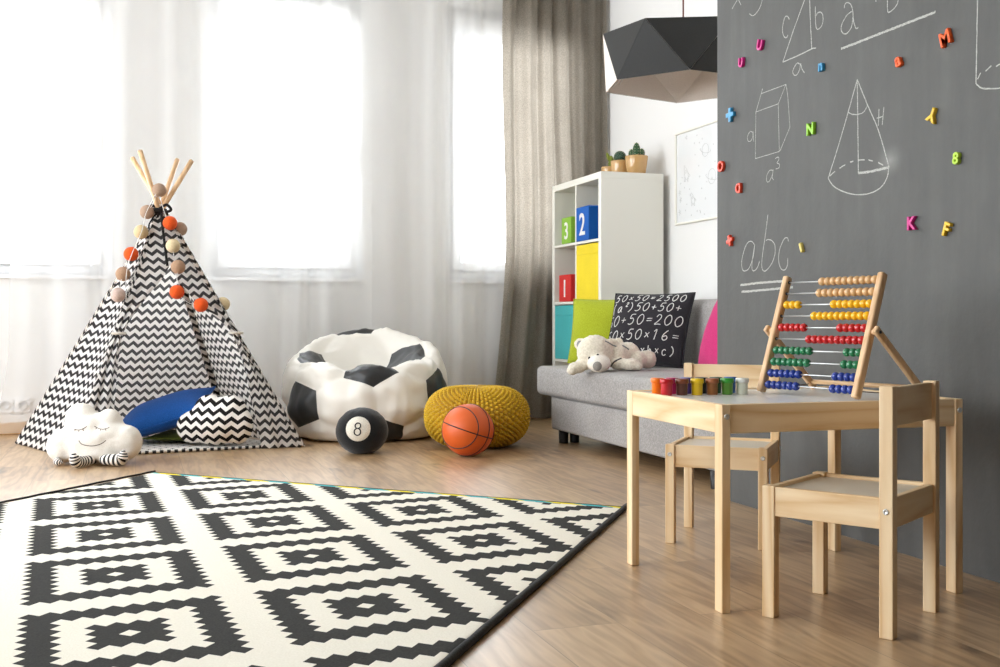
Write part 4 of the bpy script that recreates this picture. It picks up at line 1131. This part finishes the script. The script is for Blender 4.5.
b = BM(); tube(b, [(0, 0, .28), (0, 0, ZC - 1.63 - .02)], .0035, 8); obj('cord', b, fabric('red_brown_cord', (120, 70, 60)), lp, smooth=True)
b = BM(); lathe(b, [(0, ZC - 1.63 - .03), (.045, ZC - 1.63 - .026), (.05, ZC - 1.63), (0, ZC - 1.63)], 28); obj('ceiling_rose', b, M['window_white'], lp, smooth=True)
b = BM(); lathe(b, [(0, .13), (.022, .138), (.030, .162), (.024, .19), (.014, .205), (.014, .243), (0, .243)], 24); obj('bulb', b, plain('opal_bulb', (238, 236, 230), .2, .5, bump=(5, .01, .001)), lp, smooth=True)

# ------------------------------------------------------------------ chalk drawings on the board
CHALK = {
 'xy': [(1.15,[(3.349,1.718),(3.313,1.74)]),(1.15,[(3.304,1.737),(3.289,1.715)]),(1.15,[(3.155,1.696),(3.166,1.678),(3.188,1.663),(3.214,1.659),(3.236,1.672)])],
 'triangle': [(1.4,[(2.914,1.629),(2.975,1.548),(3.034,1.462)]),(1.4,[(3.034,1.462),(2.944,1.464),(2.87,1.468),(2.854,1.465)]),(1.4,[(2.887,1.621),(2.883,1.555),(2.876,1.469)]),(1.15,[(2.997,1.59),(3.008,1.603),(3.022,1.603),(3.034,1.581),(3.035,1.559),(3.026,1.542),(3.014,1.536),(3.005,1.542)]),(1.15,[(2.857,1.593),(2.857,1.561),(2.854,1.531),(2.845,1.52),(2.827,1.524),(2.818,1.538),(2.82,1.558),(2.83,1.568),(2.845,1.57),(2.854,1.563)]),(1.15,[(2.937,1.433),(2.952,1.441),(2.967,1.434),(2.978,1.42),(2.971,1.408),(2.956,1.405),(2.941,1.417),(2.935,1.435),(2.928,1.418),(2.914,1.402)])],
 'fraction': [(1.15,[(2.714,1.549),(2.71,1.56),(2.697,1.561),(2.683,1.551),(2.674,1.531),(2.67,1.501),(2.659,1.476),(2.648,1.476)]),(1.15,[(2.676,1.53),(2.701,1.525),(2.723,1.507),(2.729,1.49),(2.718,1.476),(2.701,1.472),(2.68,1.485),(2.673,1.512)]),(1.15,[(2.52,1.519),(2.518,1.486),(2.498,1.486),(2.48,1.496),(2.475,1.507)]),(1.15,[(2.57,1.533),(2.569,1.528)]),(1.9,[(2.729,1.433),(2.516,1.434),(2.329,1.435)])],
 'cylinder': [(1.4,[(2.18,1.425),(2.182,1.336),(2.185,1.219)]),(1.4,[(2.185,1.219),(2.171,1.207),(2.153,1.2),(2.106,1.192),(2.05,1.189)]),(1.4,[(2.18,1.229),(2.169,1.242)]),(1.4,[(2.153,1.243),(2.134,1.252)]),(1.4,[(2.119,1.247),(2.101,1.251)])],
 'cuboid': [(0.9,[(3.161,1.386),(3.016,1.387)]),(0.9,[(3.016,1.387),(3.06,1.333)]),(0.9,[(3.06,1.333),(3.194,1.331)]),(0.9,[(3.194,1.331),(3.161,1.386)]),(0.9,[(3.194,1.331),(3.198,1.175)]),(0.9,[(3.198,1.175),(3.054,1.178)]),(0.9,[(3.054,1.178),(3.06,1.333)]),(0.9,[(3.016,1.387),(3.006,1.346),(2.994,1.246)]),(0.9,[(2.994,1.246),(3.05,1.179)]),(0.9,[(3.153,1.401),(3.161,1.386)]),(0.9,[(3.214,1.266),(3.231,1.271),(3.246,1.258),(3.245,1.243),(3.229,1.238),(3.214,1.25),(3.212,1.268),(3.208,1.234)]),(0.9,[(3.092,1.122),(3.11,1.124),(3.128,1.109),(3.128,1.091),(3.115,1.088),(3.096,1.105),(3.09,1.125),(3.094,1.099),(3.087,1.09)]),(0.9,[(3.078,1.158),(3.06,1.161),(3.057,1.152),(3.067,1.143),(3.054,1.137),(3.055,1.126),(3.075,1.124)])],
 'cone': [(1.35,[(2.653,1.327),(2.695,1.241),(2.742,1.149),(2.792,1.059)]),(1.35,[(2.653,1.327),(2.606,1.244),(2.559,1.165),(2.513,1.055)]),(1.35,[(2.653,1.327),(2.65,1.185),(2.648,1.056)]),(1.35,[(2.792,1.059),(2.766,1.033),(2.718,1.011),(2.655,0.995),(2.593,0.993),(2.546,1.005),(2.521,1.029),(2.515,1.052)]),(1.35,[(2.785,1.065),(2.758,1.076)]),(1.35,[(2.737,1.082),(2.709,1.089)]),(1.35,[(2.686,1.093),(2.671,1.094)]),(1.35,[(2.65,1.094),(2.619,1.091)]),(1.35,[(2.602,1.088),(2.583,1.082)]),(1.35,[(2.559,1.075),(2.538,1.064)]),(1.1,[(2.697,1.241),(2.677,1.231),(2.65,1.226),(2.624,1.228),(2.606,1.244)]),(1.1,[(2.556,1.224),(2.559,1.178)]),(1.1,[(2.535,1.226),(2.542,1.177)]),(1.1,[(2.566,1.2),(2.538,1.2)]),(2.0,[(2.648,1.056),(2.584,1.054),(2.513,1.055)])],
 'abc': [(1.15,[(3.202,0.885),(3.221,0.899),(3.249,0.894),(3.273,0.864),(3.285,0.829),(3.278,0.805),(3.259,0.801),(3.235,0.811),(3.211,0.846),(3.202,0.885),(3.216,0.836),(3.218,0.805),(3.202,0.799),(3.183,0.811),(3.172,0.829)]),(1.15,[(3.121,0.98),(3.137,0.911),(3.153,0.852),(3.158,0.813),(3.147,0.796),(3.124,0.8),(3.093,0.824),(3.078,0.855),(3.084,0.883),(3.111,0.897),(3.133,0.896)]),(1.15,[(3.002,0.884),(3.009,0.896),(3.028,0.892),(3.052,0.861),(3.058,0.827),(3.045,0.8),(3.023,0.794),(3.008,0.808),(3.006,0.831)]),(2.0,[(3.293,0.753),(3.169,0.757),(3.032,0.758)]),(2.0,[(3.285,0.73),(3.169,0.732),(2.977,0.737)])],
}

def chalk_mat():
    g = N('chalk'); g.set(Base_Color=srgb(214, 214, 208), Roughness=0.95)
    nz = g.noise(g.coord(), 420, 2.0); f = g.ramp(nz, [(0.40, (0, 0, 0, 1)), (0.56, (1, 1, 1, 1))])
    g.l(g.mix(f, srgb(128, 128, 124), srgb(190, 190, 184)), g.b.inputs['Base Color']); g.bump(nz, .4, .001); return g.m
M['chalk'] = chalk_mat()
NAMES = dict(xy='chalk_letters', triangle='chalk_triangle', fraction='chalk_fraction', cylinder='chalk_cylinder', cuboid='chalk_cuboid', cone='chalk_cone', abc='chalk_letters')
for key, sts in CHALK.items():
    b = BM()
    for w, pts in sts:
        if key in ('cuboid',) and len(pts) == 2 or len(pts) < 3: P_ = [Vector((XB - .0004, y, z)) for y, z in pts]
        else: P_ = smooth_path([Vector((XB - .0004, y, z)) for y, z in pts], 6)
        if key == 'triangle' and len(pts) <= 4: P_ = [Vector((XB - .0004, y, z)) for y, z in pts]
        rng = random.Random(len(pts) * 7 + int(w * 10)); hw = .0014 * w * (1.35 if w > 1.85 else 1)
        sub = []
        for a, c_ in zip(P_[:-1], P_[1:]):
            n_ = max(1, int((c_ - a).length / .006))
            for i in range(n_): sub.append(a.lerp(c_, i / n_))
        sub.append(P_[-1]); L_, Rr = [], []
        for i, p in enumerate(sub):
            d = sub[min(i + 1, len(sub) - 1)] - sub[max(i - 1, 0)]; n_ = Vector((0, -d.z, d.y)).normalized()
            h1, h2 = hw * rng.uniform(.7, 1.15), hw * rng.uniform(.7, 1.15)
            L_.append(b.verts.new(p + n_ * h1)); Rr.append(b.verts.new(p - n_ * h2))
        for i in range(len(sub) - 1): b.faces.new((L_[i], L_[i + 1], Rr[i + 1], Rr[i]))
    obj(NAMES[key], b, M['chalk'], board)

# ------------------------------------------------------------------ magnets on the board
MC = dict(magenta=(200, 36, 128), blue=(48, 138, 184), orange=(236, 96, 36), red=(226, 74, 44), lime=(140, 200, 40), green=(176, 212, 60), yellow=(234, 192, 48), pale=(226, 206, 110))
MM = {k_: plain('magnet_plastic_' + k_, v, .3, .5, bump=(60, .02, .001)) for k_, v in MC.items()}
MAG = [('U', 'magenta', 3.167, 1.546, .046, -18, 'tilted magenta U magnet just left of the chalk triangle, the upper of two'), ('U', 'magenta', 3.286, 1.514, .042, -4, 'upright magenta U magnet near the chalkboard edge, the lower of two'),
       ('n', 'blue', 2.826, 1.398, .046, 0, 'blue n magnet below the chalk triangle'), ('a', 'orange', 2.472, 1.335, .052, 12, 'orange letter magnet below the sloping chalk line'),
       ('M', 'orange', 2.291, 1.355, .051, 16, 'large orange M magnet right of the sloping chalk line'), ('+', 'blue', 3.358, 1.348, .085, 0, 'blue plus sign magnet left of the chalk box'),
       ('N', 'lime', 2.880, 1.220, .050, 0, 'green N magnet between chalk box and chalk cone'), ('Y', 'yellow', 2.339, 1.167, .050, 152, 'yellow Y magnet right of the cone tip'),
       ('8', 'green', 2.252, 1.042, .040, -8, 'light green 8 magnet right of the chalk cone'), ('O', 'red', 3.423, 1.177, .050, 0, 'orange-red O magnet on the left edge of the chalkboard'),
       ('D', 'red', 3.304, 1.086, .044, 180, 'small orange-red letter magnet below left of the chalk box'), ('+', 'red', 3.361, 0.910, .066, 18, 'orange-red plus magnet left of the chalk abc'),
       ('1', 'pale', 2.930, 0.859, .036, 22, 'tiny pale yellow 1 magnet right of the chalk abc'), ('K', 'magenta', 2.417, 0.892, .048, 0, 'magenta K magnet below the chalk cone, beside the yellow F'), ('F', 'yellow', 2.286, 0.865, .048, -20, 'yellow F magnet above the abacus, beside the magenta K')]
for ch, cn, y, z, sz, rot, lab in MAG:
    o = text_mesh('letter_magnet', ch, sz, MM[cn], .0046, .0016, None, sz * (.03 if ch in '+1' else .004))
    vs = [v.co for v in o.data.vertices]; cx = (max(v.x for v in vs) + min(v.x for v in vs)) / 2; cy = (max(v.y for v in vs) + min(v.y for v in vs)) / 2
    for v in o.data.vertices: v.co.x -= cx; v.co.y -= cy
    a = math.radians(rot); x = Vector((0, -math.cos(a), math.sin(a))); yv_ = Vector((0, math.sin(a), math.cos(a)))
    y -= .0034 * y
    place(o, Vector((XB - .0064, y, z)), x, yv_); tag(o, lab, 'magnet', 'letter and number magnets on the chalkboard')

# ------------------------------------------------------------------ play table
TBL = Vector((1.199, 2.076, 0)); trot = math.radians(-1.8)
tb_ = thing('play_table', "pine children's table with a white top before the chalkboard", 'table', TBL, trot)
TW, TD, TZ = .622, .515, .451
lw, ld = .021, .034
for x0 in (0, TW - lw):
    for y0 in (0, TD - ld):
        b = BM(); box(b, (x0, y0, 0), (x0 + lw, y0 + ld, TZ), .0022, 2); leg = obj('leg', b, M['pine_z'], tb_)
        ys = -.001 if y0 == 0 else TD + .001
        b = BM(); lathe(b, [(0, 0), (.0062, 0), (.0062, .0014), (.0045, .0026), (.0030, .0014), (0, .0012)], 16)
        bmesh.ops.rotate(b, cent=(0, 0, 0), matrix=Matrix.Rotation(PI / 2 if y0 == 0 else -PI / 2, 3, 'X'), verts=b.verts)
        bmesh.ops.translate(b, vec=(x0 + lw * .55, 0.0002 if y0 == 0 else TD - .0002, TZ - .026), verts=b.verts); obj('bolt', b, M['steel'], leg, smooth=True)
for y0 in (.003, TD - .021):
    b = BM(); box(b, (lw, y0, TZ - .063), (TW - lw, y0 + .018, TZ), .002, 2); obj('apron', b, M['pine_x'], tb_)
for x0 in (.001, TW - .017):
    b = BM(); box(b, (x0, ld, TZ - .063), (x0 + .016, TD - ld, TZ), .002, 2); obj('apron', b, M['pine_y'], tb_)
b = BM(); box(b, (.016, .020, TZ - .012), (TW - .016, TD - .020, TZ - .003), .001, 1); obj('table_top', b, plain('white_table_top', (240, 240, 236), .22, .5, bump=(120, .02, .001)), tb_)['label'] = 'white tabletop'

# ------------------------------------------------------------------ chairs (local +y is the way the chair faces)
def chair(label, loc, facing):
    ch = thing('play_chair', label, 'chair', loc, facing - PI / 2, 'two pine chairs at the play table')
    w, d, sz, bz = .285, .280, .281, .502; lx, ly = .026, .028
    seatm = plain('beige_seat_panel', (214, 206, 190), .35, .4, bump=(120, .02, .001)) if 'seatp' not in M else M['seatp']; M['seatp'] = seatm
    for sx in (-1, 1):
        x0 = -w / 2 if sx < 0 else w / 2 - lx
        for front in (1, 0):
            y0 = d / 2 - ly if front else -d / 2
            b = BM(); box(b, (x0, y0, 0), (x0 + lx, y0 + ly, sz if front else bz), .002, 2); leg = obj('leg', b, M['pine_z'], ch)
            b = BM(); lathe(b, [(0, 0), (.006, 0), (.006, .0014), (.0045, .0026), (.003, .0014), (0, .0012)], 16)
            if front: bmesh.ops.rotate(b, cent=(0, 0, 0), matrix=Matrix.Rotation(-PI / 2, 3, 'X'), verts=b.verts); bmesh.ops.translate(b, vec=(x0 + lx / 2, d / 2 - .0002, sz - .028), verts=b.verts)
            else: bmesh.ops.rotate(b, cent=(0, 0, 0), matrix=Matrix.Rotation(sx * PI / 2, 3, 'Y'), verts=b.verts); bmesh.ops.translate(b, vec=(sx * (w / 2 - .0002), y0 + ly / 2, sz - .028), verts=b.verts)
            obj('bolt', b, M['steel'], leg, smooth=True)
        b = BM(); xi = -w / 2 + .003 if sx < 0 else w / 2 - .017
        box(b, (xi, -d / 2 + ly, sz - .064), (xi + .014, d / 2 - ly, sz - .002), .0015, 2); obj('seat_rail', b, M['pine_y'], ch)
    for y0 in (d / 2 - .020, -d / 2 + .006):
        b = BM(); box(b, (-w / 2 + lx, y0, sz - .064), (w / 2 - lx, y0 + .014, sz - .002), .0015, 2); obj('seat_rail', b, M['pine_x'], ch)
    b = BM(); box(b, (-w / 2 + .017, -d / 2 + .020, sz - .016), (w / 2 - .017, d / 2 - .020, sz - .009), .001, 1)
    obj('seat_panel', b, seatm, ch)
    b = BM(); box(b, (-w / 2 + lx, -d / 2 + .008, bz - .082), (w / 2 - lx, -d / 2 + .021, bz - .003), .002, 2); obj('backrest', b, M['pine_x'], ch)
    return ch
chair('pine chair in front of the table, its back towards the camera', (1.466, 1.990, 0), math.radians(122))
chair('pine chair behind the table, facing the room', (1.626, 2.802, 0), math.radians(-130))

# ------------------------------------------------------------------ abacus
ab = thing('abacus', 'wooden abacus with ten rows of coloured beads standing on the white table', 'abacus', (1.543, 2.273, TZ - .003))
LV = Vector((.966, .257, 0)); AX = Vector((.257, -.966, 0))          # leaning direction, and along the rods
up_v = (U * .297 + LV * .100).normalized(); nrm = AX.cross(up_v)
HL, HW = .314, .146
def apt(a, h, n_=0): return AX * a + up_v * h + nrm * n_
def bar_mesh(p0, p1, wx, wy, xa, ya, bev):
    bm = BM(); box(bm, (-wx / 2, -wy / 2, 0), (wx / 2, wy / 2, (p1 - p0).length), bev, 3)
    zz = (p1 - p0).normalized(); xx = (xa - zz * xa.dot(zz)).normalized(); yy = zz.cross(xx)
    for v in bm.verts: v.co = p0 + xx * v.co.x + yy * v.co.y + zz * v.co.z
    return bm
for sg in (-1, 1):
    b = bar_mesh(apt(sg * HW, .004), apt(sg * HW, HL), .017, .022, AX, nrm, .005); obj('side_post', b, M['beech_z'], ab)
    pv = apt(sg * HW, HL * .53); ft = Vector(LV * .228) + AX * sg * (HW + .022); ft.z = .006
    top = pv + AX * sg * .022
    b = bar_mesh(ft, top + (top - ft).normalized() * .014, .012, .019, AX, nrm, .004); obj('brace', b, M['beech_z'], ab)
    b = BM(); tube(b, [pv + AX * sg * .006, top + AX * sg * .002], .0075, 16); obj('pivot_dowel', b, M['beech_y'], ab, smooth=True)
    b = BM(); q0 = top + AX * sg * .0062; ball(b, q0, .004, 12, 8); obj('pivot_pin', b, M['black_rubber'], ab, smooth=True)
    b = BM(); c0 = apt(sg * HW, .022, 0); c1_ = ft + U * .012
    tube(b, [c0.lerp(c1_, i / 8) - U * .006 * math.sin(PI * i / 8) for i in range(9)], .0012, 6); obj('cord', b, M['brown_thread'], ab, smooth=True)
b = BM(); ftl = LV * .212 + U * .022; tube(b, [ftl - AX * (HW + .02), ftl + AX * (HW + .02)], .006, 12); obj('brace_bar', b, M['beech_y'], ab, smooth=True)
BEADC = dict(tan=(212, 170, 120), yellow=(238, 182, 22), red=(190, 26, 30), green=(34, 116, 74), blue=(32, 56, 140))
BEAD = {k_: plain('painted_bead_' + k_, v, .22, .5, coat=.3, bump=(60, .02, .001)) for k_, v in BEADC.items()}
rows = [('tan', 0), ('tan', 0), ('yellow', 3), ('yellow', 0), ('red', 5), ('red', 0), ('green', 7), ('green', 7), ('blue', 6), ('blue', 6)]
bead_me = {}
BR_ = .0135
for i, (cn, nl) in enumerate(rows):
    h = HL - .0165 - i * .0304; 
    b = BM(); tube(b, [apt(-HW + .004, h), apt(HW - .004, h)], .0016, 8); obj('rod', b, M['steel'], ab, smooth=True)
    b = BM(); tube(b, [apt(-HW + .0086, h), apt(-HW + .0112, h)], .0042, 12); obj('rod_cap', b, M['black_rubber'], ab, smooth=True)
    if cn not in bead_me:
        b = BM(); lathe(b, [(.0018, -.0087), (.0058, -.0083), (.0090, -.0058), (.0106, -.0018), (.0106, .0018), (.0090, .0058), (.0058, .0083), (.0018, .0087)], 20)
        q = Vector((0, 0, 1)).rotation_difference(AX).to_matrix()
        bmesh.ops.rotate(b, cent=(0, 0, 0), matrix=q, verts=b.verts)
        s0 = obj('bead', b, BEAD[cn], ab, smooth=True); bead_me[cn] = s0.data; first = s0
    else: first = None
    a0, a1 = -HW + .0205, HW - .0180; pt = .0175
    for k_ in range(10):
        a = a0 + k_ * pt if k_ < nl else a1 - (9 - k_) * pt
        o = first if first else bpy.data.objects.new('bead', bead_me[cn])
        if not first: COL.objects.link(o); o.parent = ab
        first = None; o.location = apt(a, h)
        o['label'] = cn + ' bead'

# ------------------------------------------------------------------ paint jars
GJ = 'little paint jars on the white table'
def jar_proto():
    j = thing('paint_jar', 'x', 'paint jar', (0, 0, 0), 0, GJ)
    b = BM(); lathe(b, [(0, 0), (.0128, 0), (.0136, .0012), (.0140, .029), (.0140, .030), (0, .030)], 28); obj('jar', b, M['steel'], j, smooth=True)
    b = BM(); lathe(b, [(0, .0405), (.0154, .0405), (.0165, .0394), (.0167, .0300), (.0158, .0290), (.0141, .0290), (.0141, .0300), (0, .0300)], 28); obj('lid', b, M['steel'], j, smooth=True)
    return j
JARS = [('red', (196, 42, 52), (190, 24, 34), 0, 0, 'red paint jar in the front row of jars, beside the orange jar'), ('dark', (92, 52, 38), (124, 62, 34), 1, 0, 'dark brown paint jar between the red and yellow jars'),
        ('yellow', (222, 184, 22), (232, 196, 24), 2, 0, 'yellow paint jar between two brown jars'), ('tan', (140, 86, 40), (150, 88, 50), 3, 0, 'caramel brown paint jar between the yellow and green jars'),
        ('green', (84, 140, 44), (52, 150, 44), 4, 0, 'bright green paint jar in the front row, beside the white jar'), ('white', (216, 218, 200), (226, 226, 218), 5, 0, 'white paint jar at the end of the row nearest the abacus'),
        ('orange', (238, 118, 20), (240, 122, 28), 0, 1, 'orange paint jar at the end of the row by the table edge'), ('magenta', (170, 24, 84), (164, 24, 88), 1, 1, 'magenta paint jar in the back row behind the red and brown jars'),
        ('purple', (70, 52, 130), (82, 66, 146), 2, 1, 'purple paint jar in the back row behind the yellow jar'), ('black', (34, 34, 38), (36, 36, 40), 3, 1, 'black paint jar in the back row of jars'),
        ('pine', (24, 74, 44), (30, 80, 48), 4, 1, 'dark green paint jar in the back row behind the bright green jar'), ('blue', (20, 92, 158), (20, 98, 172), 5, 1, 'blue paint jar in the back row behind the white jar')]
proto = jar_proto(); row0 = (1.241, 2.416); row1 = (1.243, 2.470)
for i, (cn, body_c, lid_c, k_, rw, lab) in enumerate(JARS):
    o = proto if i == 0 else dup(proto)
    o['label'] = lab
    x = (row0[0] + .0400 * k_, row0[1] - .004 * k_) if rw == 0 else (row1[0] + .0392 * k_, row1[1] - .004 * k_)
    o.location = (x[0], x[1], TZ - .003); o.rotation_euler.z = i * .7
    for c_ in o.children:
        c_.data = c_.data.copy() if i else c_.data
        c_.data.materials[0] = plain('paint_%s_%s' % (cn, c_.name.split('.')[0]), lid_c if c_.name.startswith('lid') else body_c, .28, .5, bump=(60, .02, .001))

# ------------------------------------------------------------------ daylight and camera
w = bpy.data.worlds.new('overcast_sky'); scene.world = w; w.use_nodes = True
bg = w.node_tree.nodes['Background']; bg.inputs[0].default_value = (0.91, 0.955, 1.0, 1); bg.inputs[1].default_value = 10.5
def portal(name, loc, rot, sx, sy):
    l = bpy.data.lights.new(name, 'AREA'); l.shape = 'RECTANGLE'; l.size = sx; l.size_y = sy; l.cycles.is_portal = True
    o = bpy.data.objects.new(name, l); COL.objects.link(o); o.location = loc; o.rotation_euler = rot
for x0, x1 in WINX: portal('window_daylight', ((x0 + x1) / 2, WY + .30, (SILL + WTOP) / 2), (-PI / 2, 0, 0), x1 - x0, WTOP - SILL)
for y0, y1, z0, z1 in LWIN: portal('window_daylight', (XL - .28, (y0 + y1) / 2, (z0 + z1) / 2), (0, -PI / 2, 0), z1 - z0, y1 - y0)

cam = bpy.data.cameras.new('camera'); co = bpy.data.objects.new('camera', cam); COL.objects.link(co)
co.location = (0, 0, CAM_H); co.rotation_euler = (PI / 2, 0, -YAW)
cam.sensor_width = 36; cam.lens = 1090 / 1000 * 36; cam.shift_y = -14.0 / 1000; cam.clip_start = 0.05
scene.camera = co
vs_ = scene.view_settings; vs_.view_transform = 'Standard'; vs_.look = 'None'; vs_.gamma = 1.0; vs_.use_curve_mapping = False; vs_.exposure = 0.14
cy = scene.cycles; cy.use_denoising = True; cy.max_bounces = 10; cy.diffuse_bounces = 6; cy.glossy_bounces = 4; cy.transparent_max_bounces = 16; cy.transmission_bounces = 6
cy.caustics_reflective = False; cy.caustics_refractive = False; cy.sample_clamp_indirect = 8.0
